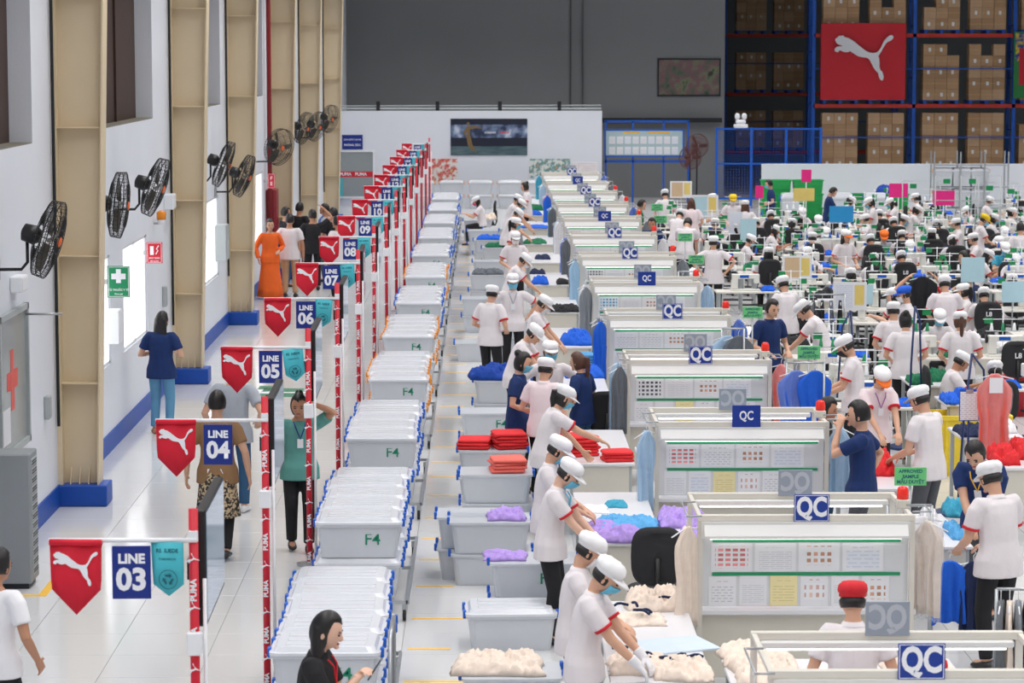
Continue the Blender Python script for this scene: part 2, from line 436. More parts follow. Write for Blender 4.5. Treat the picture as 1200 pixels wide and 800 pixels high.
# monitor on an arm
M_SCREEN = mat('monitor_screen', (120, 150, 176), 0.08, var=0.35, scale=2.0)
tvb_me = MB().cbox(-0.03, 0.03, 0.0, 1.23, 0, 0.70, 0.008).cbox(-0.05, -0.03, 0.25, 0.98, 0.12, 0.55, 0.01).mesh('housing', M_BLACK)
tvs_me = MB().box(0.0302, 0.0335, 0.02, 1.21, 0.03, 0.68).mesh('screen', M_SCREEN)
tvbr_me = MB().box(-0.07, -0.05, 0.05, 0.09, 0.05, 0.65).box(-0.07, -0.05, 0.55, 0.59, 0.05, 0.65).box(-0.085, -0.06, 0.02, 0.7, 0.28, 0.40).mesh('mount_bracket', M_DARK)
for i in range(NLINE):
    num = '%02d' % (i + 3); y = line_y(i); wd = NUMW[i + 3]
    p = thing('line_post', 'red post with white cat prints carrying the line %s sign arm' % wd, 'post', (XP, y, 0), 0)
    link('pole', pole_me, p); link('base_plate', base_me, p); link('conduit', cond_me, p, (0.06, 0.02, 0))
    link('crossbar', barw_me, p, (0, -0.03, 2.14)); link('clamp_box', clamp_me, p, (0, 0, 1.52)); link('clamp_box', clamp_me, p, (0, 0, 2.16)).scale = (0.6, 0.6, 0.5)
    if i < 9:
        for k, z in enumerate((0.25, 0.62, 0.99, 1.36, 1.73, 2.02)):
            e = link('cat_print', emblem(0.085, 0.002), p, (0.0, -0.0285, z)); e.rotation_euler = (0, -PI/3.2, 0); e.scale = (0.7, 1, 1)
            if i < 6:
                t = lettering('PUMA', 0.05, M_PRINT, p, (0.0, -0.030, z - 0.18), 0.002, name='lettering'); t.rotation_euler = (0, -PI/2, 0)
    jz = random.uniform(-2, 2)
    f = thing('pennant', 'red pennant with white leaping cat on the line %s arm' % wd, 'pennant', (XP - 0.685, y - 0.05, 2.13), math.radians(random.uniform(-6, 6)))
    link('cloth', flag_me, f); link('hem', hem_me, f)
    e = link('cat_emblem', emblem(0.265, 0.002), f, (0.0, -0.009, -0.155))
    s = thing('line_sign', 'navy sign for line %s hung from the post arm' % wd, 'sign', (XP - 0.36, y - 0.05, 2.11), math.radians(random.uniform(-5, 5)))
    link('panel', lsign_me, s)
    for hx in (-0.07, 0.07): link('hook', hook_me, s, (hx, 0, 0))
    lettering('LINE', 0.078, M_PRINT, s, (0, -0.0045, -0.078), 0.0035)
    lettering(num, 0.18, M_PRINT, s, (0, -0.0045, -0.205), 0.007)
    if i != 1:
        t = thing('pennant', 'small teal pennant with recycling print beside the line %s sign' % wd, 'pennant', (XP - 0.15, y - 0.045, 2.13), math.radians(random.uniform(-14, 14)))
        t.rotation_euler[1] = math.radians(random.uniform(-8, 4))
        link('cloth', tflag_me, t); link('recycling_print', tprint_me, t, (0, -0.003, -0.22))
        lettering('RE:SUEDE', 0.032, M_TEALD, t, (0, -0.008, -0.05), 0.001); lettering('TOMORROW', 0.018, M_TEALD, t, (0, -0.008, -0.10), 0.0004)
    if i < 13:
        m = thing('monitor', 'flat black monitor mounted on the line %s post' % wd, 'monitor', (XP + 0.035, y + 0.07, 1.60), math.radians(random.uniform(0.3, 1.6)))
        link('housing', tvb_me, m); link('screen', tvs_me, m); link('mount_bracket', tvbr_me, m)

# ================================================================== CLEAR BINS
M_BIN = mat('clear_bin_plastic', (226, 231, 238), 0.25, var=0.03, alpha=0.72)
M_LID = mat('clear_lid_plastic', (232, 235, 242), 0.18, var=0.02, alpha=0.9)
M_CLIP = mat('blue_clip', (24, 96, 200), 0.4)
M_F4 = mat('green_stencil', (16, 132, 100), 0.7, var=0.0)
M_CLIPO = mat('orange_clip', (240, 150, 50), 0.4)
def bin_meshes(w, d, h):
    b = loft(MB(), [rr(w*.86, d*.84, .05, 0), rr(w*.95, d*.93, .05, h*.92), rr(w*.99, d*.98, .04, h*.93), rr(w*.99, d*.98, .04, h)])
    # open inside
    loft(b, [rr(w*.93, d*.91, .05, h), rr(w*.84, d*.82, .05, .012)], cap0=False)
    l = loft(MB(), [rr(w, d, .05, 0), rr(w, d, .05, .02), rr(w*.93, d*.9, .05, .022), rr(w*.88, d*.82, .06, .055)], True, True)
    for k in (-1, 0, 1): l.cbox(-w*.36, w*.36, k*d*.24 - d*.08, k*d*.24 + d*.08, .052, .062, .004)
    return b.mesh('body', M_BIN), l.mesh('lid', M_LID)
BW, BD, BH = 0.77, 0.57, 0.30
bin_b, bin_l = bin_meshes(BW, BD, BH)
clip_me = MB().cbox(-0.014, 0.014, -0.03, 0.03, -0.035, 0.035, 0.006).mesh('clip', M_CLIP)
clipo_me = MB().cbox(-0.014, 0.014, -0.03, 0.03, -0.035, 0.035, 0.006).mesh('clip', M_CLIPO)
def make_bin(label, loc, rz=0.0, group=None, f4=True, lid=True, clip=clip_me, nm='storage_bin'):
    t = thing(nm, label, 'bin', loc, rz, group)
    link('body', bin_b, t)
    if lid: link('lid', bin_l, t, (0, 0, BH))
    for sx in (-1, 1):
        for sy in (-.15, .15): link('clip', clip, t, (sx * (BW/2 + .006), sy, BH))
    if f4: lettering('F4', 0.15, M_F4, t, (0.12, -BD*.455, BH*.55), 0.001)
    return t
cart_me = None
for i in range(1, 13):
    y0 = line_y(i) - 2.25
    wd = NUMW[i + 3]
    c = thing('bin_cart', 'low steel bin trolley beside the line %s post' % wd, 'trolley', (-1.12, y0, 0))
    fr = MB()
    for x in (-.43, .43): fr.box(x - .015, x + .015, -0.35, 2.75, .16, .19)
    for yy in (-.35, 1.2, 2.72): fr.box(-.43, .43, yy, yy + .03, .16, .19)
    fr.build('frame', M_STEEL, c)
    for x in (-.4, .4):
        for yy in (-.3, 2.65):
            MB().lathe([(.05, -.015), (.055, 0), (.05, .015)], 12, Matrix.Translation((x, yy, .055)) @ Matrix.Rotation(PI/2, 4, 'Y')).build('caster', M_BLACK, c)
            MB().box(x - .02, x + .02, yy - .02, yy + .02, .1, .16).build('fork', M_STEEL, c)
    if i == 1: MB().tube([(.46, -.3, .17), (.46, -.3, .98), (.46, .4, .98), (.46, .4, .17)], .016, 8).build('push_handle', M_STEEL, c, True)
    for k in range(5):
        for lv in range(2):
            far = i > 6
            make_bin('clear lidded storage bin stacked on the trolley by the line %s post' % wd if lv else 'clear storage bin in the bottom row of the line %s trolley' % wd,
                     (-1.12 + random.uniform(-.02, .02), y0 + k * .6, .19 + lv * (BH + .062)), random.uniform(-.02, .02), 'bins on the line %s trolley' % wd, f4=(k == 0 and lv == 1), clip=clipo_me if i in (4, 5, 7) else clip_me)

# ================================================================== QUALITY CHECK STATIONS
M_ALU = mat('brushed_rail', (222, 218, 208), 0.4, metal=0.1, var=0.04)
M_HOOD = mat('white_lamp_hood', (226, 226, 224), 0.4, var=0.02)
M_TUBE = mat('fluorescent_tube', (255, 253, 246), 0.4, var=0.0, emit=2.2)
M_BOARD = mat('white_board', (222, 224, 228), 0.45, var=0.03)
M_GSTRIP = mat('green_strip', (24, 150, 98), 0.5, var=0.04)
def paper_mat(name, kind, c1, c2=(255, 255, 255), sx=8, sy=20):
    m = bpy.data.materials.new(name); m.use_nodes = True
    nt = m.node_tree; b = nt.nodes['Principled BSDF']; b.inputs['Roughness'].default_value = 0.5
    tc = nt.nodes.new('ShaderNodeTexCoord')
    br = nt.nodes.new('ShaderNodeTexBrick'); br.offset = 0.0 if kind == 'pics' else 0.37
    mp = nt.nodes.new('ShaderNodeMapping'); mp.inputs['Rotation'].default_value = (-PI/2, 0, 0)
    nt.links.new(tc.outputs['Object'], mp.inputs['Vector']); nt.links.new(mp.outputs['Vector'], br.inputs['Vector'])
    br.inputs['Scale'].default_value = 1.0
    br.inputs['Brick Width'].default_value = sx; br.inputs['Row Height'].default_value = sy
    br.inputs['Mortar Size'].default_value = sy * (0.22 if kind == 'pics' else 0.36); br.inputs['Mortar Smooth'].default_value = 0
    br.inputs['Mortar'].default_value = rgb(*c2); br.inputs['Color1'].default_value = rgb(*c1)
    br.inputs['Color2'].default_value = rgb(*[min(255, int(c * 1.25 + 20)) for c in c1]) if kind == 'pics' else rgb(*c1)
    nt.links.new(br.outputs['Color'], b.inputs['Base Color'])
    return m
PAPERS = [paper_mat('paper_thumbnails_red', 'pics', (200, 110, 112), (236, 237, 242), 0.056, 0.038), paper_mat('paper_text', 'text', (204, 207, 214), (236, 237, 242), 0.11, 0.016),
          paper_mat('paper_photos', 'pics', (176, 128, 104), (236, 237, 242), 0.052, 0.05), paper_mat('paper_form', 'text', (206, 214, 228), (228, 233, 244), 0.09, 0.03),
          paper_mat('paper_yellow', 'text', (220, 204, 146), (242, 230, 176), 0.13, 0.022), paper_mat('paper_icons', 'pics', (200, 160, 150), (240, 241, 246), 0.05, 0.06),
          paper_mat('paper_thumbnails_blue', 'pics', (30, 150, 196), (238, 240, 246), 0.05, 0.045), paper_mat('paper_table_grid', 'text', (190, 194, 202), (236, 237, 242), 0.05, 0.022),
          paper_mat('paper_thumbnails_black', 'pics', (70, 72, 80), (236, 238, 242), 0.05, 0.045)]
M_SHEET = mat('paper_sheet', (236, 237, 242), 0.5, var=0.0); M_SHEETY = mat('paper_sheet_yellow', (242, 230, 176), 0.5, var=0.0)
def paper_me(w, h, k):
    """sheet of paper with a printed block"""
    key = ('paper', round(w, 3), round(h, 3), k)
    if key not in _TXT:
        mb = MB().box(-w/2, w/2, -0.0015, 0.0015, -h/2, h/2)
        if k in (0, 6, 8): mb.box(-w*.40, w*.40, -.0022, -.0015, -h*.38, h*.38)
        elif k in (2, 5): mb.box(-w*.36, w*.36, -.0022, -.0015, -h*.28, h*.26); mb.box(-w*.3, w*.3, -.0022, -.0015, h*.36, h*.39)
        else: mb.box(-w*.40, w*.40, -.0022, -.0015, -h*.40, h*.22); mb.box(-w*.25, w*.25, -.0022, -.0015, h*.32, h*.36)
        me = mb.mesh('paper', M_SHEETY if k == 4 else M_SHEET); me.materials.append(PAPERS[k])
        for i, f in enumerate(me.polygons): f.material_index = 1 if i >= 6 else 0
        _TXT[key] = me
    return _TXT[key]
QX, QY0, DQ, NQ = 2.47, 14.8, 5.07, 13
def q_y(i): return QY0 + DQ * i
QW0, QW1 = -0.86, 0.80      # board extents about the sign
M_QC = mat('blue_sign', (12, 54, 150), 0.4, var=0.03)
M_QCB = mat('sign_back_grey', (150, 160, 172), 0.5, var=0.03)
M_QCBL = mat('sign_back_letter', (184, 190, 198), 0.5, var=0.0)
qsign_me = MB().cbox(-0.135, 0.135, -0.005, 0.005, 0, 0.21, 0.002).mesh('panel', M_QC)
qborder = MB().box(-.128, .128, -.0065, -.005, .006, .010).box(-.128, .128, -.0065, -.005, .2, .204).box(-.128, -.124, -.0065, -.005, .006, .204).box(.124, .128, -.0065, -.005, .006, .204).mesh('border', M_PRINT)
qback_me = MB().cbox(-0.135, 0.135, -0.005, 0.005, 0, 0.21, 0.002).mesh('panel', M_QCB)
beacon_b = MB().cbox(-.05, .05, -.05, .05, 0, .07, .008).mesh('base', M_CREAM)
M_BEACON = mat('red_beacon_lens', (232, 46, 34), 0.2, var=0.1, emit=0.15)
beacon_d = loft(MB(), [[(r*math.cos(2*PI*k/14), r*math.sin(2*PI*k/14), z) for k in range(14)] for r, z in ((.046, .07), (.048, .10), (.042, .15), (.03, .165), (.008, .17))]).mesh('lens', M_BEACON, True)
post_me = MB().box(-.02, .02, -.02, .02, 0, 1.45).mesh('post', M_ALU)
W = QW1 - QW0; XC = (QW0 + QW1) / 2
rail_me = MB().cbox(QW0, QW1, -.025, .025, 1.43, 1.48, .004).mesh('rail', M_ALU)
hood_me = MB().box(QW0 + .03, QW1 - .04, -.045, -.03, 1.30, 1.43).prism([(-.03, 1.43), (.03, 1.43), (.10, 1.33), (.10, 1.315), (-.10, 1.315), (-.10, 1.33)], QW0 + .05, QW1 - .06, Matrix.Rotation(PI/2, 4, 'Z') @ Matrix.Scale(-1, 4, (0, 1, 0))).mesh('lamp_hood', M_HOOD)
hood2_me = MB().cbox(QW0 + .05, QW1 - .06, -.06, .06, 1.385, 1.43, .01).mesh('lamp_hood', M_HOOD)
tube_me = MB().tube([(QW0 + .1, 0, 1.30), (QW1 - .1, 0, 1.30)], .013, 8).mesh('lamp_tube', M_TUBE, True)
arm_me = MB().tube([(QW0 + .02, -.18, 1.50), (QW0 - .09, -.18, 1.50), (QW0 - .09, .45, 1.50), (QW0 + .02, .45, 1.50)], .007, 6).tube([(QW1 - .02, 0, 1.50), (QW1 + .12, 0, 1.50), (QW1 + .12, .3, 1.50), (QW1 - .02, .3, 1.50)], .007, 6).mesh('hanging_arm', M_STEEL, True)
side_me = MB().box(-.015, .015, 0, 1.0, 1.44, 1.47).mesh('side_rail', M_ALU)
board_me = MB().cbox(QW0 + .03, QW1 - .04, .045, .065, .76, 1.33, .003).mesh('board', M_BOARD)
gs_me = MB().box(QW0 + .12, QW1 - .1, .037, .045, -.012, .012).mesh('green_strip', M_GSTRIP)
top_me = MB().cbox(QW0 - .02, QW1 + .02, .0, 1.0, .70, .74, .006).mesh('table_top', M_TABLE)
apron_me = MB().box(QW0, QW1, .06, .08, .2, .70).mesh('apron', M_CREAM)
for i in range(NQ):
    y = q_y(i); wd = NUMW[i + 3]
    s = thing('inspection_station', 'white inspection station with lamp hoods and pinned papers on line %s' % wd, 'workstation', (QX, y, 0))
    for py_ in (0, 1.0):
        for x in (QW0 + .02, QW1 - .02): link('post', post_me, s, (x, py_, 0))
        link('rail', rail_me, s, (0, py_, 0))
        h = link('lamp_hood', hood_me if py_ == 0 else hood2_me, s, (0, py_, 0))
        t = link('lamp_tube', tube_me, h, (0, 0, 0 if py_ == 0 else .075))
    for x in (QW0 + .02, QW1 - .02): link('side_rail', side_me, s, (x, 0, 0))
    link('hanging_arm', arm_me, s)
    b = link('board', board_me, s); link('table_top', top_me, s); link('apron', apron_me, s)
    for z in (1.272, 1.012): link('green_strip', gs_me, b, (0, 0, z))
    rnd = random.Random(i)
    th = (0, 6, 0, 8, 7, 6, 8, 7, 0, 6, 7, 8, 0)[i] if i != 1 else 0
    x0 = QW0 + .10; pw = .335
    for k, kind in enumerate((th, 1 if i % 2 else 7, 2, 3)):
        link('paper', paper_me(pw - .02, .225, kind), b, (x0 + pw * (k + .5), .041, 1.142))
    pw2 = .235
    for k, kind in enumerate((1, 3, 4, 5, 7, 5) if i % 2 == 0 else (7, 1, 4, 5, 1, 2)):
        link('paper', paper_me(pw2 - .025, .235, kind), b, (x0 + pw2 * (k + .42) , .041, .880 + rnd.uniform(-.004, .004)))
    q = thing('quality_sign', 'blue QC sign on the front rail of the line %s inspection station' % wd, 'sign', (QX + rnd.uniform(-.02, .02), y - .035, 1.43))
    link('panel', qsign_me, q)
    if i % 3 != 2: link('border', qborder, q)
    lettering('QC', .205 if i % 3 != 2 else .12, M_PRINT, q, (0, -.0055, .108), .008 if i % 3 != 2 else .003, sx=.74)
    q2 = thing('quality_sign', 'grey reverse of a QC sign on the rear rail of line %s station' % wd, 'sign', (QX - .02 + rnd.uniform(-.03, .03), y + 1.0 - .035, 1.46))
    link('panel', qback_me, q2)
    l = lettering('QC', .205, M_QCBL, q2, (0, -.0055, .108), .008, sx=.74); l.scale = (-1, 1, 1)
    if i < 11:
        w_ = thing('warning_beacon', 'red warning beacon at the end of the line %s station rail' % wd, 'beacon', (QX + QW1 - .04, y + .35, 1.47))
        link('base', beacon_b, w_); link('lens', beacon_d, w_)
# ================================================================== PEOPLE
SKIN = [mat('skin_warm', (214, 166, 138), 0.5, var=0.06, scale=20), mat('skin_tan', (190, 138, 108), 0.5, var=0.06, scale=20), mat('skin_light', (228, 184, 160), 0.5, var=0.06, scale=20)]
def cloth(name, c, var=0.10, b=0.35): return mat('cloth_' + name, c, 0.85, var=var, scale=9, bump=b, bscale=11)
C_WHITE = cloth('white_polo', (228, 222, 225), 0.04); C_TRIM = cloth('red_trim', (206, 36, 50)); C_NAVY = cloth('navy_polo', (14, 44, 98)); C_BLACK = cloth('black', (24, 24, 28))
C_JEANS = cloth('pale_jeans', (96, 150, 186)); C_DJEANS = cloth('blue_jeans', (44, 84, 120)); C_GREY = cloth('grey_tee', (168, 174, 184)); C_TAN = cloth('tan_tee', (146, 112, 78))
C_TEAL = cloth('teal_blouse', (96, 160, 152)); C_ORANGE = cloth('orange_dress', (242, 106, 36)); C_KHAKI = cloth('khaki', (196, 164, 128)); C_GREYT = cloth('grey_trousers', (84, 86, 92))
C_GREEN = cloth('green_tee', (20, 110, 60)); C_BROWN = cloth('brown_shirt', (140, 96, 62)); C_PINKW = cloth('pinkish_white', (240, 224, 228), 0.04); C_TURQ = cloth('turquoise_shirt', (60, 160, 190))
C_CAP = cloth('white_cap', (240, 240, 242), 0.03, 0.2); C_MASKB = mat('mask_blue', (110, 194, 226), 0.8); C_MASKW = mat('mask_white', (232, 232, 236), 0.8); C_MASKK = mat('mask_black', (36, 38, 44), 0.8); C_MASKP = mat('mask_pink', (240, 80, 150), 0.8)
C_YEL = cloth('yellow_cap', (240, 204, 40)); C_ORCAP = cloth('orange_cap', (250, 120, 40)); C_REDCAP = cloth('red_cap', (210, 40, 50)); C_BLUCAP = cloth('blue_cap', (36, 96, 214))
C_HAIR = mat('black_hair', (24, 20, 20), 0.45, var=0.25, scale=30); C_BHAIR = mat('brown_hair', (84, 52, 38), 0.5, var=0.25, scale=30)
C_EYE = mat('dark_eye', (30, 22, 20), 0.3); C_LIP = mat('lips', (176, 92, 88), 0.5); C_SHOE = mat('dark_shoe', (40, 40, 44), 0.5); C_SANDAL = mat('tan_sandal', (170, 120, 90), 0.6); C_WSHOE = mat('white_shoe', (220, 220, 222), 0.5)
leo = bpy.data.materials.new('leopard_cloth'); leo.use_nodes = True
_nt = leo.node_tree; _v = _nt.nodes.new('ShaderNodeTexNoise'); _v.inputs['Scale'].default_value = 38; _v.inputs['Detail'].default_value = 1.5
_cr = _nt.nodes.new('ShaderNodeValToRGB'); _cr.color_ramp.elements[0].position = 0.47; _cr.color_ramp.elements[0].color = rgb(40, 32, 26); _cr.color_ramp.elements[1].position = 0.53; _cr.color_ramp.elements[1].color = rgb(196, 174, 140)
_t = _nt.nodes.new('ShaderNodeTexCoord'); _nt.links.new(_t.outputs['Object'], _v.inputs['Vector']); _nt.links.new(_v.outputs['Fac'], _cr.inputs['Fac']); _nt.links.new(_cr.outputs['Color'], _nt.nodes['Principled BSDF'].inputs['Base Color'])

def remesh(mb, name, vox, smooth=2, fac=0.5):
    me = mb.mesh(name); o = bpy.data.objects.new(name, me); COL.objects.link(o)
    r = o.modifiers.new('r', 'REMESH'); r.mode = 'VOXEL'; r.voxel_size = vox; r.use_smooth_shade = True
    if smooth:
        sm = o.modifiers.new('s', 'SMOOTH'); sm.iterations = smooth; sm.factor = fac
    dg = bpy.context.evaluated_depsgraph_get(); dg.update()
    out = bpy.data.meshes.new_from_object(o.evaluated_get(dg)); out.name = name
    out.materials.clear(); out.materials.append(M_WHITE)
    bpy.data.objects.remove(o); bpy.data.meshes.remove(me)
    out.polygons.foreach_set('use_smooth', [True] * len(out.polygons))
    return out
def ringv(c, a, b, ra, rb, n=14): return [c + a * (ra * math.cos(2*PI*k/n)) + b * (rb * math.sin(2*PI*k/n)) for k in range(n)]
def ik(S, T, a, b, pole):
    S = Vector(S); T = Vector(T); d = T - S; L = d.length
    if L > (a + b) * .995: T = S + d * ((a + b) * .995 / L); d = T - S; L = d.length
    u = d / L; x = (a*a - b*b + L*L) / (2*L); h = math.sqrt(max(0, a*a - x*x))
    pole = Vector(pole); p = pole - u * pole.dot(u); p.normalize()
    return S + u * x + p * h, T
TORSO = [(-.10, .07, .09), (-.03, .106, .158), (.05, .100, .152), (.14, .086, .132), (.25, .106, .146), (.35, .104, .158), (.42, .084, .148), (.46, .062, .095), (.495, .049, .053), (.57, .046, .048)]
class Pose:
    def __init__(s, key, sit=False, lean=8, twist=0, hp=20, hy=0, L=None, R=None, poleL=None, poleR=None, feet=None, curl=0.5, bulk=1.0, vox=.0115, hipz=None, fem=True, hem=-.13):
        s.key = key; s.sit = sit; s.vox = vox; s.cache = {}; s.hem = hem; s.bulk = bulk; s.fem = fem
        hz = hipz or (.52 if sit else .86); s.P = Vector((0, 0, hz))
        s.sp = []
        def spine(t):
            # integrate the bent spine to parameter t
            p = s.P.copy(); n = 12; tt = max(t, 0)
            for k in range(n):
                th = math.radians(lean) * (.4 + .6 * (k + .5) / n * tt / .5)
                p += Vector((math.sin(th), 0, math.cos(th))) * (tt / n)
            th = math.radians(lean) * (.4 + .6 * tt / .5)
            if t < 0:
                th = 0.0; p += Vector((math.sin(th), 0, math.cos(th))) * t
            M = Matrix.Rotation(th, 3, 'Y') @ Matrix.Rotation(math.radians(twist) * max(0, tt) / .45, 3, 'Z')
            return p, M
        s.spine = spine
        p, M = spine(.42); hs = (.168 if fem else .185) * (.6 + .4 * bulk)
        s.sh = {1: p + M @ Vector((0, hs, 0)), -1: p + M @ Vector((0, -hs, 0))}
        defw = lambda sd: s.sh[sd] + Vector((.06, sd * .07, -.50))
        s.el = {}; s.wr = {}
        for sd, tgt, pole in ((1, L, poleL), (-1, R, poleR)):
            e, w = ik(s.sh[sd], tgt if tgt else defw(sd), .275, .245, pole or (-.5, sd * .5, -.6))
            s.el[sd] = e; s.wr[sd] = w
        s.hip = {1: s.P + Vector((0, .088, -.02)), -1: s.P + Vector((0, -.088, -.02))}
        s.kn = {}; s.an = {}
        for sd in (1, -1):
            if feet: t = Vector(feet[0 if sd == 1 else 1])
            elif sit: t = Vector((.36, sd * .11, .075))
            else: t = Vector((.01, sd * .10, .075))
            k, a = ik(s.hip[sd], t, .388, .387, (1, sd * .05, .3 if sit else 0)); s.kn[sd] = k; s.an[sd] = a
        pn, Mn = spine(.53)
        s.HM = (Matrix.Rotation(math.radians(hy), 3, 'Z') @ Matrix.Rotation(math.radians(hp), 3, 'Y'))
        # head yaw is about the body's up axis, pitch is measured from the horizon
        if twist: s.HM = Matrix.Rotation(math.radians(twist), 3, 'Z') @ s.HM
        s.HC = pn + s.HM @ Vector((.022, 0, .098)); s.neck = pn
        s.curl = curl
    def hm(s): return Matrix.Translation(s.HC) @ s.HM.to_4x4()
    def torso(s, mb, grow=0.0, t0=-.1, t1=.6, shirt=False):
        secs = []; ts = [r for r in TORSO if t0 <= r[0] <= t1]
        if shirt:
            ts = [(s.hem if not s.sit else -.04, .150 if not s.sit else .12, .206), (.0, .140, .200), (.07, .122, .172), (.14, .112, .160), (.25, .118, .160), (.35, .112, .168), (.418, .096, .166), (.452, .072, .110), (.472, .058, .070)]
        for t, rf, rl in ts:
            p, M = s.spine(t); b = s.bulk if t < .44 else 1
            if shirt and t < .03: p = p + Vector((.012, 0, 0))
            secs.append(ringv(p, M @ Vector((1, 0, 0)), M @ Vector((0, 1, 0)), (rf + grow) * b, (rl + grow) * b))
        return loft(mb, secs)
    def body(s):
        if 'body' in s.cache: return s.cache['body']
        mb = MB(); s.torso(mb)
        H = s.hm()
        vs = MB().ell((0, 0, 0), (.094, .076, .120), 18, 14); pts = []
        for x, y, z in vs.v:
            q = max(0, -z / .12)
            y *= 1 - .28 * q * q
            if x < 0: x *= 1 - .25 * q
            else: x = x * (1 - .05 * q) + .004 * q
            if z > 0 and x > 0: x *= 1 - .10 * (z / .12) ** 2
            pts.append(H @ Vector((x, y, z)))
        mb.add(pts, vs.f)
        mb.ell(H @ Vector((.098, 0, -.018)), (.016, .012, .022), 8, 6, s.HM.to_4x4())
        mb.ell(H @ Vector((.088, 0, -.075)), (.016, .022, .018), 8, 6, s.HM.to_4x4())
        for sd in (1, -1): mb.ell(H @ Vector((-.005, sd * .078, -.015)), (.020, .010, .032), 8, 6, s.HM.to_4x4())
        for sd in (1, -1):
            sh, el, wr = s.sh[sd], s.el[sd], s.wr[sd]
            p, M = s.spine(.42); inn = p + M @ Vector((0, sd * .10, .0))
            mb.tube([inn, sh.lerp(inn, .25), sh + (el - sh) * .08, sh.lerp(el, .5), el, el.lerp(wr, .35), wr], [.052, .056, .052, .044, .036, .036, .0235], 12)
            s.hand(mb, el, wr, sd)
            hp, kn, an = s.hip[sd], s.kn[sd], s.an[sd]
            mb.tube([hp + Vector((0, 0, .05)), hp, hp.lerp(kn, .4), kn, kn.lerp(an, .3), an], [.07, .084, .075, .054, .052, .034], 12)
            mb.ell(an + Vector((.05, 0, -.035)), (.11, .036, .034), 10, 6)
        s.cache['body'] = remesh(mb, 'body', s.vox, 2, .4)
        return s.cache['body']
    def hand(s, mb, el, wr, sd):
        d = (wr - el).normalized(); d = (d + Vector((.0, 0, -.08))).normalized()
        nrm = Vector((0, 0, -1)) if abs(d.z) < .75 else Vector((0, -sd, 0))
        nrm = (nrm - d * nrm.dot(d)).normalized(); w = d.cross(nrm).normalized()
        if w.dot(Vector((0, -sd, 0))) < 0 and abs(d.z) < .75: w = -w
        if abs(d.z) >= .75 and w.x < 0: w = -w
        # w points to the thumb side
        secs = []
        for t, a, b in ((-.01, .024, .020), (.02, .034, .017), (.06, .040, .015), (.088, .038, .012)):
            secs.append(ringv(wr + d * t, w, nrm, a, b, 10))
        loft(mb, secs)
        c = s.curl
        for k, ln in enumerate((.070, .078, .072, .056)):
            b0 = wr + d * .08 + w * (.030 - .020 * k)
            sp = w * (.10 - .07 * k)
            d1 = (d * math.cos(c * .6) + nrm * math.sin(c * .6) + sp).normalized(); d2 = (d * math.cos(c * 1.5) + nrm * math.sin(c * 1.5) + sp).normalized()
            mb.tube([b0, b0 + d1 * ln * .5, b0 + d1 * ln * .5 + d2 * ln * .5], [.0095, .0088, .0075], 7)
        b0 = wr + d * .025 + w * .028
        mb.tube([b0, b0 + (d * .5 + w * .75 + nrm * .3).normalized() * .035, b0 + (d * .5 + w * .75 + nrm * .3).normalized() * .035 + (d * .9 + w * .3 + nrm * .3).normalized() * .028], [.012, .0105, .0085], 7)
    def shirt(s, sleeve='short'):
        k = 'shirt_' + sleeve
        if k in s.cache: return s.cache[k]
        mb = MB(); s.torso(mb, shirt=True)
        for sd in (1, -1):
            sh, el, wr = s.sh[sd], s.el[sd], s.wr[sd]; p, M = s.spine(.42); inn = p + M @ Vector((0, sd * .09, -.005))
            if sleeve == 'short': mb.tube([inn, sh.lerp(inn, .2), sh.lerp(el, .15), sh.lerp(el, .66)], [.062, .070, .066, .064], 12)
            elif sleeve == 'none': mb.tube([inn, sh], [.06, .06], 12)
            else: mb.tube([inn, sh.lerp(inn, .2), sh.lerp(el, .2), el, el.lerp(wr, .4), wr.lerp(el, .06)], [.062, .068, .062, .052, .05, .044], 12)
        s.cache[k] = remesh(mb, 'shirt', .0125, 2, .4)
        return s.cache[k]
    def gloves(s):
        if 'gloves' not in s.cache:
            out = []
            for sd in (1, -1):
                mb = MB(); s.hand(mb, s.el[sd], s.wr[sd], sd); w = s.wr[sd]; d = (s.el[sd] - w).normalized()
                mb.tube([w - d * .02, w + d * .02, w + d * .06], [.026, .031, .035], 10)
                me = remesh(mb, 'glove', .007, 1, .3)
                for v in me.vertices: v.co += v.normal * .004
                out.append(me)
            s.cache['gloves'] = out
        return s.cache['gloves']
    def trims(s):
        if 'trims' not in s.cache:
            out = []
            for sd in (1, -1):
                sh, el = s.sh[sd], s.el[sd]
                out.append(MB().tube([sh.lerp(el, .60), sh.lerp(el, .61), sh.lerp(el, .685), sh.lerp(el, .69)], [.055, .0675, .067, .055], 14).mesh('sleeve_trim', C_TRIM, True))
            s.cache['trims'] = out
        return s.cache['trims']
    def collar(s):
        if 'collar' not in s.cache:
            p, M = s.spine(.462); q, N = s.spine(.492)
            A = lambda p, M, rf, rl: ringv(p, M @ Vector((1, 0, 0)), M @ Vector((0, 1, 0)), rf, rl)
            s.cache['collar'] = loft(MB(), [A(p, M, .07, .088), A(q, N, .058, .064), A(q, N, .052, .056), A(p, M, .05, .06)], False, False).mesh('collar', C_WHITE, True)
        return s.cache['collar']
    def trousers(s):
        if 'trousers' not in s.cache:
            mb = MB(); s.torso(mb, .008, -.11, .06)
            for sd in (1, -1):
                hp, kn, an = s.hip[sd], s.kn[sd], s.an[sd]
                mb.tube([hp + Vector((0, 0, .06)), hp, hp.lerp(kn, .4), kn, kn.lerp(an, .4), an.lerp(kn, .04)], [.080, .090, .082, .068, .062, .056], 12)
            s.cache['trousers'] = remesh(mb, 'trousers', .015, 2, .4)
        return s.cache['trousers']
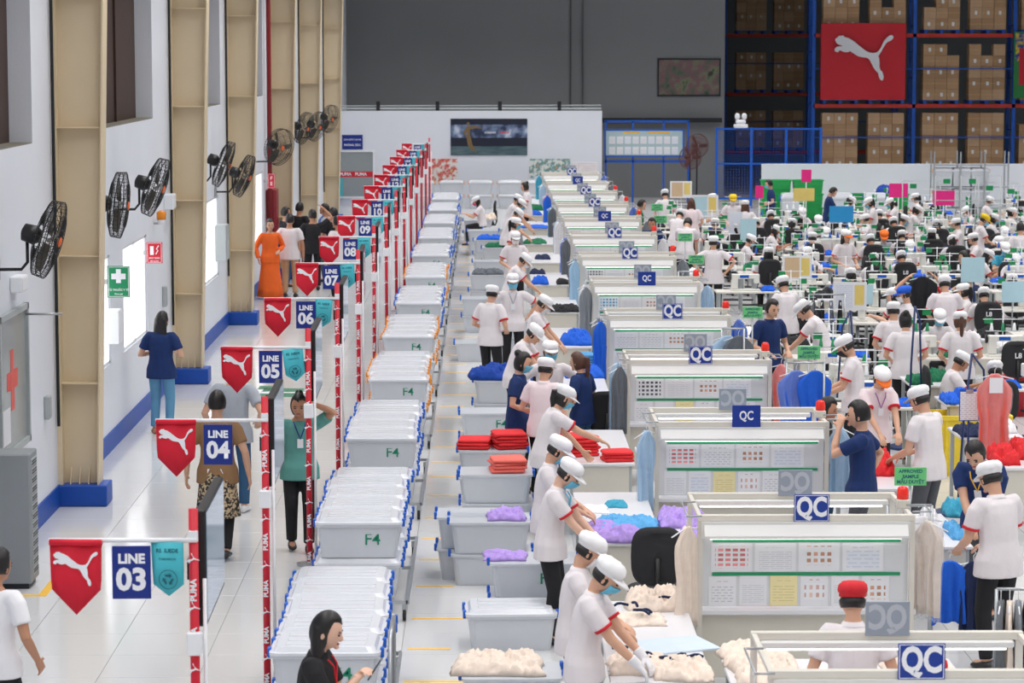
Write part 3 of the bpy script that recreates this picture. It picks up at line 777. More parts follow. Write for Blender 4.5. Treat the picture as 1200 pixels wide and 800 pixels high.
    def skirt(s, z0, r0):
        k = ('skirt', z0)
        if k not in s.cache:
            mb = MB(); secs = []
            for t in range(7):
                u = t / 6; z = s.P.z + .05 - (s.P.z + .05 - z0) * u
                secs.append([(math.cos(a) * (.115 + (r0 - .115) * u) * (1 + .05 * u * math.sin(5*a)), math.sin(a) * (.16 + (r0 * 1.05 - .16) * u) * (1 + .06 * u * math.sin(7*a)), z) for a in [2*PI*q/28 for q in range(28)]])
            loft(mb, secs); s.cache[k] = mb.mesh('skirt', C_ORANGE, True)
        return s.cache[k]
    def shoes(s):
        if 'shoes' not in s.cache:
            out = []
            for sd in (1, -1):
                a = s.an[sd]; secs = []
                for x, w, h in ((-.065, .02, .05), (-.05, .036, .075), (0, .040, .085), (.07, .045, .06), (.13, .042, .045), (.165, .02, .03)):
                    secs.append([a + Vector((x, w * math.cos(q), -.072 + h/2 + h/2 * math.sin(q))) for q in [2*PI*k/10 for k in range(10)]])
                out.append(loft(MB(), secs).mesh('shoe', C_SHOE, True))
            s.cache['shoes'] = out
        return s.cache['shoes']
    def hair(s, style, capped=False):
        k = 'hair_' + style + str(capped)
        if k in s.cache: return s.cache[k]
        H = s.hm(); src = MB().ell((0, 0, 0), (1, 1, 1), 22, 16); pts = []
        for x, y, z in src.v:
            g = 1.10
            # face opening: front, below the hairline
            front = x - .30
            line = .52 if style != 'fringe' else .3
            if front > 0 and z < line + .25 * abs(y): g = 1.10 - min(1, front * 5) * .35
            low = -.35 if style in ('short', 'man') else -.75
            if z < low: g *= max(.55, 1 - (low - z) * 1.4)
            if style == 'man' and z > .2: g += .04
            if capped and z > .05: g = min(g, 1.10 - min(.3, (z - .05) * 1.2))
            pts.append(H @ Vector((x * .096 * g - .004, y * .079 * g, z * .121 * g)))
        mb = MB().add(pts, src.f)
        back = H @ Vector((-.10, 0, .0))
        if style == 'pony':
            b = H @ Vector((-.095, 0, .03)); mb.tube([b, b + Vector((-.045, 0, .0)), b + Vector((-.06, 0, -.08)), b + Vector((-.05, 0, -.2)), b + Vector((-.045, 0, -.32))], [.02, .030, .032, .026, .008], 10)
        if style == 'bun': mb.ell(H @ Vector((-.10 if capped else -.085, 0, .0 if capped else .09)), (.045, .045, .045), 10, 8)
        if style == 'long':
            secs = []
            for dz, w, th, ox in ((.02, .085, .06, -.03), (-.10, .10, .05, -.05), (-.22, .105, .042, -.055), (-.36, .10, .035, -.05), (-.45, .07, .02, -.045)):
                c = H @ Vector((-.02, 0, 0)) + s.HM @ Vector((ox, 0, 0)) * .7 + Vector((0, 0, dz)); secs.append(ringv(c, s.HM @ Vector((1, 0, 0)), s.HM @ Vector((0, 1, 0)), th, w, 12))
            loft(mb, secs)
        if style in ('pony', 'bun', 'long'): s.cache[k] = remesh(mb, 'hair', .010, 1, .3)
        else: s.cache[k] = mb.mesh('hair', C_HAIR, True)
        return s.cache[k]
    def cap(s):
        if 'cap' not in s.cache:
            H = s.hm() @ Matrix.Translation((-.008, 0, .022)) @ Matrix.Rotation(math.radians(-6), 4, 'Y')
            secs = []
            for rf, rl, z in ((.098, .084, 0), (.104, .088, .004), (.103, .088, .026), (.110, .094, .032), (.114, .098, .048), (.107, .093, .074), (.080, .070, .096), (.03, .03, .106)):
                secs.append([H @ Vector((rf * math.cos(a) - z * .16, rl * math.sin(a), z + (.005 * math.sin(7*a) if .03 < z < .1 else 0))) for a in [2*PI*k/24 for k in range(24)]])
            c = loft(MB(), secs).mesh('cap', C_CAP, True)
            bs = []
            for k in range(13):
                a = math.radians(-68 + 136 * k / 12); w = math.cos((k - 6) / 6 * PI/2) ** .7 if 0 < k < 12 else .0
                i0 = Vector((.102 * math.cos(a), .088 * math.sin(a), .010)); o0 = Vector((.102 * math.cos(a) + .072 * w, .094 * math.sin(a), .006 - .022 * w))
                bs.append([H @ (i0 + Vector((0, 0, .004))), H @ (o0 + Vector((0, 0, .003))), H @ (o0 - Vector((0, 0, .003))), H @ (i0 - Vector((0, 0, .004)))])
            s.cache['cap'] = (c, loft(MB(), bs).mesh('brim', C_CAP, True))
        return s.cache['cap']
    def mask(s):
        if 'mask' not in s.cache:
            H = s.hm(); vs = []; n, m = 10, 7
            for lay, g in ((0, 1.13), (1, 1.02)):
                for j in range(m):
                    el = math.radians(-6 - 56 * j / (m-1))
                    for k in range(n):
                        a = math.radians(-62 + 124 * k / (n-1)); nose = .020 * math.exp(-((a) / .3) ** 2) * (1 - j / (m-1)) if lay == 0 else 0
                        r = g
                        vs.append(H @ Vector((.094 * r * math.cos(el) * math.cos(a) + nose + .004, .074 * r * math.cos(el * .8) * math.sin(a), .122 * math.sin(el))))
            fs = []; K = n * m
            for j in range(m-1):
                for k in range(n-1):
                    a = j*n+k; fs.append((a, a+n, a+n+1, a+1)); fs.append((K+a, K+a+1, K+a+n+1, K+a+n))
            for k in range(n-1): fs.append((k, k+1, K+k+1, K+k)); a = (m-1)*n+k; fs.append((a, K+a, K+a+1, a+1))
            for j in range(m-1): a = j*n; fs.append((a, K+a, K+a+n, a+n)); a += n-1; fs.append((a, a+n, K+a+n, K+a))
            s.cache['mask'] = MB().add(vs, fs).mesh('face_mask', C_MASKB, True)
        return s.cache['mask']
    def face(s):
        if 'face' not in s.cache:
            H = s.hm(); R = s.HM.to_4x4(); out = []
            for sd in (1, -1): out.append(('eye', MB().ell(H @ Vector((.084, sd * .031, .006)), (.008, .014, .006), 8, 6, R).mesh('eye', C_EYE, True)))
            for sd in (1, -1): out.append(('eyebrow', MB().ell(H @ Vector((.085, sd * .031, .026)), (.007, .020, .0035), 8, 6, R).mesh('eyebrow', C_HAIR, True)))
            out.append(('mouth', MB().ell(H @ Vector((.090, 0, -.054)), (.008, .022, .006), 8, 6, R).mesh('mouth', C_LIP, True)))
            s.cache['face'] = out
        return s.cache['face']
    def badge(s):
        """lanyard loop and name badge on the chest"""
        if 'badge' not in s.cache:
            pts = []
            for k in range(9):
                u = -1 + k / 4.0; t = .46 - .17 * (1 - abs(u)); p, M = s.spine(t); t_, rf = 0, .118 - (.055 if abs(u) > .9 else .02 * abs(u))
                pts.append(p + M @ Vector((rf + .012, u * .062, 0)))
            p, M = s.spine(.25); c = p + M @ Vector((.128, 0, 0))
            s.cache['badge'] = (MB().tube(pts, .006, 5).mesh('lanyard', M_BLUE, True), MB().box(-.004, .004, -.03, .03, -.045, .045, Matrix.Translation(c) @ M.to_4x4()).mesh('name_badge', M_WHITE))
        return s.cache['badge']
def setmat(o, m):
    if o.data.materials and o.data.materials[0] is not m:
        o.material_slots[0].link = 'OBJECT'; o.material_slots[0].material = m
    return o
def person(pose, label, x, y, facing, group=None, scale=1.0, z=0.0, skin=0, shirt=C_WHITE, trim=True, sleeve='short', trousers=C_BLACK, shoe=C_SHOE, hair='short', hairm=C_HAIR,
           cap=None, brim=None, mask=None, face=True, badge=None, skirt=None, collar=True, gloves=False):
    r = thing('person', label, 'person', (x, y, z), math.radians(facing), group); r.scale = (scale,) * 3
    setmat(link('body', pose.body(), r), SKIN[skin])
    sh = setmat(link('shirt', pose.shirt(sleeve), r), shirt)
    if collar: setmat(link('collar', pose.collar(), sh), shirt)
    if trim:
        for t in pose.trims(): link('sleeve_trim', t, sh)
    setmat(link('trousers', pose.trousers(), r), trousers)
    if skirt: setmat(link('skirt', pose.skirt(*skirt[:2]), r), skirt[2])
    for t in pose.shoes(): setmat(link('shoe', t, r), shoe)
    if hair: setmat(link('hair', pose.hair(hair, bool(cap)), r), hairm)
    if cap:
        c, b = pose.cap(); c = setmat(link('cap', c, r), cap); setmat(link('brim', b, c), brim or cap)
    if mask: setmat(link('face_mask', pose.mask(), r), mask)
    if face:
        for nm, me in pose.face():
            if mask and nm == 'mouth': continue
            if cap and nm == 'eyebrow': continue
            link(nm, me, r)
    if gloves:
        for g_ in pose.gloves(): setmat(link('glove', g_, r), C_MASKW)
    if badge:
        a, b = pose.badge(); setmat(link('lanyard', a, r), badge); link('name_badge', b, r)
    return r

def by_head(pose, px, py, facing, label, scale=1.0, **kw):
    """stand the figure where its head falls on the photograph's pixel"""
    c = at(px, py, pose.HC.z * scale); a = math.radians(facing); h = pose.HC * scale
    x = c.x - (h.x * math.cos(a) - h.y * math.sin(a)); y = c.y - (h.x * math.sin(a) + h.y * math.cos(a))
    return person(pose, label, x, y, facing, scale=scale, **kw)
# ---- people in the aisle
def feet_at(px, py): return at(px, py, 0)
V1 = .009
P_back_stand = Pose('stand_back', lean=2, hp=8, hy=-15, vox=V1, L=(.20, .16, 1.06), R=(.20, -.16, 1.06))
c = feet_at(190, 508)
person(P_back_stand, 'woman in navy polo and pale jeans standing by the wall with long black hair', c.x, c.y, 80, trim=False, shirt=C_NAVY, trousers=C_JEANS, hair='long', shoe=C_SANDAL, scale=1.0)
P_leo = Pose('leo', lean=2, hp=0, vox=V1, L=(.02, .30, .80), R=(.02, -.30, .80), feet=[(.12, .09, .075), (-.10, -.09, .10)])
c = feet_at(256, 655)
r = person(P_leo, 'person in tan tee and leopard skirt-jacket walking away beside the line four sign', c.x, c.y, 85, trim=False, shirt=C_TAN, trousers=C_BLACK, hair='short', collar=False, scale=1.04, skirt=(.42, .20, leo))
lettering('PUMA', .055, M_PRINT, r, (-.118, 0, .86), .003, rz=-PI/2)
P_grey = Pose('grey', lean=3, hp=10, vox=V1, L=(.05, .26, .82), R=(.12, -.24, .95), fem=False)
c = feet_at(275, 600)
person(P_grey, 'person in grey tee and blue jeans carrying a notebook ahead of the leopard skirt', c.x, c.y, 80, trim=False, shirt=C_GREY, trousers=C_DJEANS, hair='man', collar=False, scale=1.05, shoe=C_WSHOE)
P_teal = Pose('teal', lean=2, hp=16, hy=-8, vox=V1, L=(.10, .12, 1.50), poleL=(.3, .9, -.3), R=(.06, -.27, .78), feet=[(.10, .08, .075), (-.08, -.08, .09)])
c = feet_at(352, 645)
person(P_teal, 'woman in teal blouse raising a hand to her head between red posts', c.x, c.y, -82, trim=False, shirt=C_TEAL, trousers=C_BLACK, hair='bun', scale=1.0, badge=M_NAVY, collar=False, skin=1)
P_phone = Pose('phone', lean=6, hp=18, vox=.0075, L=(.28, .03, 1.19), R=(.28, -.05, 1.19), curl=.9)
c = at(366, 745, 1.44)
r = person(P_phone, 'woman in black shirt with long black hair looking at a phone', c.x, c.y, -8, trim=False, shirt=C_BLACK, trousers=C_BLACK, hair='long', scale=1.0, badge=C_TRIM, skin=2)
ph = thing('phone', 'grey smartphone held by the woman in black', 'phone', (c.x + .385, c.y - .05, 1.245)); ph.rotation_euler = (0, math.radians(-58), math.radians(-8))
MB().cbox(-.075, .075, -.037, .037, -.005, .005, .003).build('case', mat('phone_grey', (70, 84, 96), .3), ph)
MB().box(-.07, .07, -.033, .033, .005, .0058).build('screen', mat('phone_screen', (120, 160, 180), .1), ph)
P_walk = Pose('walk', lean=3, hp=10, vox=.008, L=(-.02, .22, .80), R=(.14, -.26, .84), feet=[(-.16, .09, .10), (.16, -.09, .075)], fem=False)
c = at(2, 662, 1.50)
person(P_walk, 'person in white tee and dark trousers walking beside the grey cabinet', c.x - .06, c.y, 60, trim=False, shirt=cloth('white_tee', (240, 240, 244), .03), trousers=C_BLACK, hair='man', collar=False, skin=1, scale=1.0)
P_dress = Pose('dress', lean=0, hp=5, L=(.12, .16, .98), R=(.05, -.25, .82))
c = feet_at(317, 350)
person(P_dress, 'woman in a long orange dress standing by the beige columns', c.x, c.y, -75, trim=False, shirt=C_ORANGE, trousers=C_ORANGE, sleeve='long', skirt=(.05, .25, C_ORANGE), hair='bun', scale=1.0, collar=False)
P_std = Pose('std', lean=1, hp=5, fem=False); P_std2 = Pose('std2', lean=2, hp=0, L=(.18, .05, 1.05), R=(.18, -.05, 1.08), fem=False); P_wave = Pose('wave', lean=0, hp=0, R=(.15, -.22, 1.62), poleR=(0, -1, -.3), fem=False)
grp = [(340, 348, P_std, 85, C_WHITE, C_KHAKI, 'person in white tee and khaki trousers seen from behind in the visitor group', 'man'), (367, 340, P_wave, 95, C_BLACK, C_BLACK, 'person in black tee raising a hand in the visitor group', 'man'),
       (334, 336, P_std2, 20, C_BLACK, C_DJEANS, 'tall person in black facing right in the visitor group', 'man'), (351, 328, P_std, 60, C_BLACK, C_DJEANS, 'dark clothed person at the back of the visitor group', 'man'),
       (383, 330, P_std2, 170, C_GREY, C_GREYT, 'person in pale tee turned left in the visitor group', 'man'), (392, 337, P_std, 110, C_BLACK, C_BLACK, 'person in black with back turned beside the line eight pennant', 'man'), (397, 352, P_std, 140, C_WHITE, C_BLACK, 'person in white behind the line seven pennant', 'short')]
for px, py, po, fa, sh, tr, lb, hr in grp:
    c = feet_at(px, py); person(po, lb, c.x, c.y, fa, trim=False, shirt=sh, trousers=tr, hair=hr, collar=False, scale=1.05, skin=1, face=fa in (20, 170))
# ================================================================== GARMENTS, TABLES, CHAIRS
from mathutils import noise
GC = {}
def gar(name, c, var=0.14): 
    if name not in GC: GC[name] = mat('garment_' + name, c, 0.85, var=var, scale=14, bump=0.5, bscale=16)
    return GC[name]
G = {'red': gar('red', (222, 44, 50)), 'lilac': gar('lilac', (178, 150, 222)), 'sky': gar('sky', (92, 168, 220)), 'blue': gar('blue', (22, 96, 212)), 'royal': gar('royal', (16, 66, 160)), 'navy': gar('navy', (22, 36, 74)),
     'cream': gar('cream', (232, 216, 202)), 'white': gar('white', (236, 234, 236)), 'green': gar('green', (14, 110, 74)), 'black': gar('black', (30, 32, 36)), 'grey': gar('grey', (98, 104, 112)), 'teal': gar('teal', (60, 160, 190)),
     'yellow': gar('yellow', (232, 204, 60)), 'pink': gar('pink', (238, 110, 190)), 'paleblue': gar('paleblue', (158, 194, 224)), 'coral': gar('coral', (238, 112, 100))}
_HEAP = {}
def heap_me(w, d, h, seed):
    """rumpled cloth heap sitting on z=0"""
    k = (w, d, h, seed)
    if k in _HEAP: return _HEAP[k]
    vs = []; fs = []; n, m = 42, 34
    for j in range(m + 1):
        for i in range(n + 1):
            u = -1 + 2*i/n; v = -1 + 2*j/m; a = math.atan2(v, u); r = max(abs(u), abs(v))
            R = 1 + .16 * noise.noise((math.cos(a)*1.6 + seed*7.3, math.sin(a)*1.6, 3.0)) + .07 * noise.noise((math.cos(a)*4.5, math.sin(a)*4.5, seed*2.2))
            x, y = u * R, v * R
            q = Vector((x*w*4.2 + seed*3.7, y*d*4.2, seed*1.3))
            rid = 1 - abs(noise.noise(q)) * 2.6; rid2 = 1 - abs(noise.noise(q * 2.1 + Vector((4, 1, 2)))) * 2.6; rid3 = 1 - abs(noise.noise(q * 4.3 + Vector((1, 7, 2)))) * 2.4
            edge = max(0.0, 1 - r ** 4)
            z = h * (edge ** .7 * (.50 + (.30 * rid + .28 * rid2) * min(1, .16 / h) + .30 * noise.noise(q * .45)) + min(1, edge * 2.5) * .16 * rid3 * min(1, .12 / h))
            if r > .995: z = 0.0
            vs.append((w/2*x, d/2*y, max(0, z)))
    for j in range(m):
        for i in range(n): a = j*(n+1)+i; fs.append((a, a+1, a+n+2, a+n+1))
    fs.append(tuple(reversed([i for i in range(n+1)] + [j*(n+1)+n for j in range(1, m+1)] + [m*(n+1)+i for i in range(n-1, -1, -1)] + [j*(n+1) for j in range(m-1, 0, -1)])))
    _HEAP[k] = MB().add(vs, fs).mesh('cloth', G['white'], True)
    return _HEAP[k]
def heap(label, loc, w, d, h, col, seed=0, rz=0.0, cat='clothes', group=None):
    t = tag(link('garment_pile', heap_me(w, d, h, seed % 9), None, loc, rz), label, cat, group)
    return setmat(t, G[col])
def fold_me(w, d, h, seed):
    k = ('fold', w, d, h, seed)
    if k not in _HEAP:
        r = random.Random(seed); secs = []
        for z, g in ((0, .93), (.25*h, 1), (.7*h, 1), (h, .9)):
            pts = rr(w*g, d*g, .04, z, 3); secs.append([(x + .012*noise.noise((x*9, y*9, seed + z*20)), y + .012*noise.noise((x*9 + 5, y*9, seed)), zz + .008*noise.noise((x*7, y*7, seed*2.0))) for x, y, zz in pts])
        _HEAP[k] = loft(MB(), secs).mesh('cloth', G['white'], True)
    return _HEAP[k]
def folded_stack(label, loc, n, w, d, col, group, rz=0.0, h=.035):
    for k in range(n):
        o = tag(link('folded_shirt', fold_me(w, d, h, k % 4), None, (loc[0] + random.uniform(-.012, .012), loc[1] + random.uniform(-.012, .012), loc[2] + k * h), rz + random.uniform(-.08, .08)), label, 'shirt', group)
        setmat(o, G[col])
def drape_me(w, h, seed, depth=.10):
    """garment hanging in folds from a hanger at the top (origin)"""
    k = ('drape', w, h, seed, depth)
    if k not in _HEAP:
        secs = []; n = 26
        for u in (0, .02, .06, .11, .16, .22, .35, .5, .65, .8, .9, 1.0):
            if u < .16: ww = w * (.20 + .80 * (u / .16) ** .8)
            elif u < .36: ww = w * (1.0 + .06 * math.sin((u - .16) / .2 * PI))
            else: ww = w * (.80 + .10 * u + .03 * math.sin(seed + u * 6))
            pts = []
            for side in (1, -1):
                for i in range(n):
                    s_ = (-1 + 2 * i / (n - 1)) * side
                    fold = .5 * depth * min(1, u * 2) * (math.sin(s_ * (7 + seed) + seed * 2 + .6 * math.sin(u * 5)) * .55 + .45 * math.sin(s_ * 15 + seed))
                    y = side * depth * .22 * max(.15, (1 - s_*s_) ** .5) + fold * .55
                    pts.append((s_ * ww/2, -y, -h * u - .03 * u * s_*s_ + .012 * u * math.sin(s_ * 8)))
            secs.append(pts)
        _HEAP[k] = loft(MB(), secs).mesh('cloth', G['white'], True)
    return _HEAP[k]
hanger_me = MB().tube([(0, 0, .0), (0, 0, .05), (.02, 0, .075), (.0, 0, .095), (-.02, 0, .08)], .004, 5).tube([(-.2, 0, -.05), (0, 0, 0), (.2, 0, -.05)], .006, 5).mesh('hanger', M_WHITE, True)
M_BAG = mat('clear_polybag', (226, 234, 244), 0.12, var=0.02, alpha=0.16)
def hanging(label, loc, w, h, col, seed=0, rz=0.0, bag=False, group=None):
    t = thing('hanging_garment', label, 'garment', loc, rz, group)
    setmat(link('cloth', drape_me(w, h, seed % 5), t, (0, 0, -.09)), G[col]); link('hanger', hanger_me, t, (0, 0, -.095))
    if bag: setmat(link('plastic_cover', drape_me(w * 1.06, h * 1.06, seed % 5, .13), t, (0, 0, -.085)), M_BAG)
    return t
# office chair, facing +x
M_CHAIR = mat('black_chair_fabric', (34, 35, 38), 0.8, var=0.12)
ch_seat = loft(MB(), [rr(.40, .40, .1, .43), rr(.46, .46, .1, .45), rr(.46, .46, .1, .48), rr(.40, .40, .1, .505)]).mesh('seat', M_CHAIR, True)
def _bk(g, x): return [(x + .03 * (1 - abs(y) / .22) * -1, y * g, .81 + z * g) for y, z in [(.22*math.copysign(abs(math.cos(a)) ** .6, math.cos(a)), .25*math.copysign(abs(math.sin(a)) ** .6, math.sin(a))) for a in [2*PI*k/24 for k in range(24)]]]
ch_back = loft(MB(), [_bk(.86, -.21), _bk(1, -.225), _bk(1, -.245), _bk(.8, -.265)]).mesh('backrest', M_CHAIR, True)
ch_spine = MB().tube([(-.1, 0, .42), (-.26, 0, .42), (-.29, 0, .5), (-.285, 0, .8)], .022, 8).mesh('back_support', M_BLACK, True)
ch_post = MB().tube([(0, 0, .10), (0, 0, .43)], .03, 10).mesh('post', M_STEEL, True)
ch_base = MB()
for k in range(5):
    a = 2*PI*k/5; ch_base.tube([(0, 0, .11), (.27*math.cos(a), .27*math.sin(a), .075)], [.025, .016], 6)
ch_base = ch_base.mesh('star_base', M_BLACK, True)
ch_cast = MB().ell((0, 0, 0), (.03, .03, .03), 8, 6).mesh('caster', M_BLACK, True)
def chair(label, x, y, facing, text=None, group='black office chairs on the sewing floor'):
    if text: label += ' with %s on its back' % text
    t = thing('office_chair', label, 'chair', (x, y, 0), math.radians(facing), group)
    link('seat', ch_seat, t); b = link('backrest', ch_back, t); link('back_support', ch_spine, t); link('post', ch_post, t); link('star_base', ch_base, t)
    for k in range(5): a = 2*PI*k/5; link('caster', ch_cast, t, (.27*math.cos(a), .27*math.sin(a), .031))
    if text: lettering(text, .10, M_PRINT, b, (-.300, 0, .86), .002, rz=-PI/2)
    return t
# plain work table
leg_me = MB().box(-.02, .02, -.02, .02, 0, 1).mesh('leg', M_LGREY)
foot_me = MB().tube([(0, 0, 0), (0, 0, .03)], .025, 8).mesh('foot', M_BLACK)
def table(name, label, x0, x1, y0, y1, h=.75, panel=True, group=None, top=M_TABLE, legm=None):
    cx, cy = (x0+x1)/2, (y0+y1)/2; w, d = x1-x0, y1-y0
    t = thing(name, label, 'table', (cx, cy, 0), 0, group)
    MB().cbox(-w/2, w/2, -d/2, d/2, h-.03, h, .005).build('table_top', top, t)
    for sx in (-1, 1):
        for sy in (-1, 1):
            l = link('leg', leg_me, t, (sx*(w/2-.05), sy*(d/2-.05), 0)); l.scale = (1, 1, h-.03)
            if legm: setmat(l, legm)
    if panel: MB().box(-w/2+.06, w/2-.06, -d/2+.025, -d/2+.04, .22, h-.03).build('front_panel', M_CREAM, t)
    return t

# ---------------------------------------------------------------- packing tables along the aisle
TX = (.84, 1.54)
TY = []
for i in range(0, 13):
    y = q_y(i); wd = NUMW[i+3]
    TY.append((y - 2.35, y + .30) if i != 3 else (y - 3.0, y - .55))
    table('packing_table', 'long white packing table running up to the line %s station' % wd, TX[0], TX[1], *TY[-1])
for i in range(0, 12):
    y = q_y(i); wd = NUMW[i+3]
    table('rear_table', 'white table standing behind the line %s station' % wd, QX - .82, QX + .78, y + 2.45, y + 3.4)
    for k, c in enumerate([('cream', 'white', 'cream') if i == 0 else ('red', 'sky', 'white'), ('lilac', 'red', 'sky'), ('red', 'white', 'coral'), ('blue', 'white', 'sky'), ('black', 'white', 'blue'), ('white', 'navy', 'grey')][i % 6]):
        heap('%s garments on the table behind the line %s station' % (c, wd) if not (i == 0 and k == 2) else 'cream garments at the sewing side of the table behind line three station', (QX - .55 + k * .52, y + 2.9, .75), .46, .6, .11, c, i + k)
# garments on the packing tables: (pixel, height, kind...)
def hp_(px, py, z=.75): return at(px, py, z)
def snap(c, w, d):
    if c.x > 1.75: return c
    x = min(max(c.x, TX[0] + w/2), max(TX[1] - w/2, (TX[0]+TX[1])/2))
    best = min(TY, key=lambda r: max(r[0] - c.y, c.y - r[1], 0))
    return Vector((x, min(max(c.y, best[0] + d/2), best[1] - d/2), c.z))
def put_heap(label, px, py, z, w, d, h, col, seed=0, rz=0.0):
    c = snap(at(px, py, z), w, d); return heap(label, (c.x, c.y, z), w, d, h, col, seed, rz)
def put_stack(label, px, py, z, n, w, d, col, group, rz=0.0, h=.035):
    c = snap(at(px, py, z), w, d); folded_stack(label, (c.x, c.y, z), n, w, d, col, group, rz, h)
put_stack('folded red shirt in the tall stack on the line six table', 678, 532, .75, 6, .30, .40, 'red', 'red shirts on the line six table', .4)
put_stack('folded red shirt in the low stack near the line six table edge', 724, 539, .75, 3, .32, .30, 'red', 'red shirts at the table edge', .1)
c = at(766, 536, .75); table('side_table', 'small white side table with red shirts by the line five hangers', c.x - .16, c.x + .22, c.y - .25, c.y + .75)
folded_stack('folded red shirt on the small side table', (c.x + .03, c.y, .75), 4, .28, .40, 'red', 'red shirts on the side table', .2)
put_heap('rumpled pile of lilac garments on the packing table', 640, 640, .75, .55, .30, .12, 'lilac', 1)
put_heap('lilac and white garments being sorted on the packing table', 700, 622, .75, .42, .42, .08, 'lilac', 2)
put_heap('heap of lilac garments beside the black chair', 800, 612, .75, .42, .6, .12, 'lilac', 3)
put_heap('heap of sky blue garments behind the black chair', 742, 618, .75, .55, .6, .10, 'sky', 4)
put_heap('small turquoise cloth on the packing table', 722, 592, .75, .2, .3, .05, 'teal', 5)
put_heap('white garment on a sheet of paper on the packing table', 690, 597, .75, .3, .4, .03, 'white', 6)
put_heap('pile of folded cream garments with dark straps', 775, 708, .75, .46, .42, .14, 'cream', 7)
put_heap('cream garments spread under the gloved hands', 735, 782, .75, .42, .5, .09, 'cream', 8)
put_heap('cream garments heaped at the table corner', 815, 792, .75, .42, .45, .1, 'cream', 2)
put_heap('cream garment lying open on the packing table', 738, 728, .75, .5, .35, .06, 'cream', 3)
put_heap('cream garment pile on the next table by the station', 885, 770, .75, .5, .6, .09, 'cream', 5)
c = at(790, 757, .75); t = tag(MB().box(-.27, .27, -.22, .22, 0, .012).build('cutting_sheet', mat('pale_blue_sheet', (206, 222, 240), .4)), 'pale blue sheet lying on the packing table', 'sheet'); t.location = (c.x, c.y, .752); t.rotation_euler = (0, 0, .35)
put_heap('blue garments piled on the line seven table', 712, 440, .75, .5, .6, .12, 'blue', 1)
put_stack('folded sky blue shirt stacked on the line seven table', 700, 430, .75, 6, .34, .4, 'sky', 'sky shirts on the line seven table', 0)
put_heap('royal blue garments heaped on the line eight table', 688, 402, .75, .45, .7, .2, 'blue', 2)
put_heap('black garments lying on the line nine table', 672, 372, .75, .5, .5, .1, 'black', 3)
put_heap('dark garments at the far corner of the line nine table', 672, 340, .75, .25, .4, .1, 'black', 4)
put_heap('blue bundle held on the line ten table', 632, 336, .75, .3, .5, .14, 'blue', 5)
put_heap('navy garments in small pile on the line ten table', 628, 316, .75, .3, .4, .08, 'navy', 6)
put_heap('dark navy pile behind the bending worker', 636, 303, .75, .3, .5, .08, 'navy', 7)
put_heap('green garments on the line eleven table', 618, 289, .75, .5, .7, .08, 'green', 1)
put_heap('bright blue garments spread on the line twelve table', 632, 270, .75, .7, .6, .06, 'blue', 2)
put_heap('bright blue cloth on the line thirteen table', 622, 254, .75, .6, .6, .1, 'blue', 3)
put_heap('emerald green pile on the far table', 628, 246, .75, .4, .6, .16, 'green', 4)

# navy straps on the cream garments
def straps(label, px, py, z, n, seed):
    c = snap(at(px, py, z), .3, .3); r = random.Random(seed)
    for k in range(n):
        x, y = c.x + r.uniform(-.16, .16), c.y + r.uniform(-.18, .12); a = r.uniform(0, PI); L = r.uniform(.10, .2)
        o = tag(MB().tube([(L*math.cos(a)*(t-.5), L*math.sin(a)*(t-.5) + .02*math.sin(t*6), .015*math.sin(t*PI)) for t in (0, .25, .5, .75, 1)], .011, 6).build('strap', G['navy'], None, True), label, 'strap', 'straps on cream garments'); o.location = (x, y, z + .085)
for px, py in ((738, 775), (812, 786), (775, 702), (738, 724)): straps('dark navy strap lying across cream garments', px, py, .75, 4, px)

# ---------------------------------------------------------------- bins beside the workers
def put_bin(label, px, py, z, lid=True, f4=False, rz=0.0, group=None, clip=clip_me):
    """py is the front rim of the bin"""
    c = at(px, py, z + BH); return make_bin(label, (c.x, c.y + BD/2, z), rz, group, f4, lid, clip)
def bin_col(px, py, n, labels, lid=False, f4=(), rz=0.0, top_lid=None):
    """a column of n stacked bins whose top rim front edge is at the pixel"""
    H = BH + .005; c = at(px, py, n * H)
    for k in range(n):
        make_bin(labels if isinstance(labels, str) else labels[k], (c.x + random.uniform(-.01, .01), c.y + BD/2, k * H), rz + random.uniform(-.03, .03), 'bins beside the packing tables' if isinstance(labels, str) else None, k in f4, lid=(k == n-1 and bool(top_lid)))
    return Vector((c.x, c.y + BD/2, n * H))
t1 = bin_col(575, 612, 2, ['clear bin under the open bin of lilac garments', 'open clear bin with lilac garments hanging over its rim'], f4=(0,))
heap('lilac garments spilling from the open bin', (t1.x + .15, t1.y, t1.z), .36, .4, .09, 'lilac', 5)
t1 = bin_col(558, 606, 2, ['bottom clear bin of the pair with lilac garments', 'upper clear bin set back beside the lilac bin'])
t1 = bin_col(626, 660, 2, ['clear bin below the white topped bin near the chair', 'large clear bin marked in green near the lilac table'], f4=(1,))
heap('lilac garments draped on the marked bin', (t1.x - .25, t1.y, t1.z), .38, .35, .06, 'lilac', 4)
t1 = bin_col(598, 722, 1, ['clear lidded bin on the floor beside the cream garment bag'], top_lid=True)
t1 = bin_col(600, 795, 1, ['clear bin at the table foot holding cream garments'])
heap('cream garments with navy straps heaped over a bin', (t1.x - .1, t1.y + .05, t1.z), .7, .5, .12, 'cream', 6)
t1 = bin_col(582, 556, 2, ['clear bin under the packets of folded red shirts', 'clear bin topped with plastic packed red shirts'])
folded_stack('plastic packed red shirt lying on the clear bin', (t1.x + .12, t1.y, t1.z), 4, .36, .4, 'coral', 'packed red shirts on bin', .15)
t1 = bin_col(578, 528, 2, ['clear bin beneath the heap of red shirts', 'clear bin topped by a heap of folded red shirts'], f4=(1,))
folded_stack('folded red shirt in the heap on the clear bin', (t1.x + .18, t1.y, t1.z), 5, .36, .42, 'red', 'red shirts on the clear bin', .2)
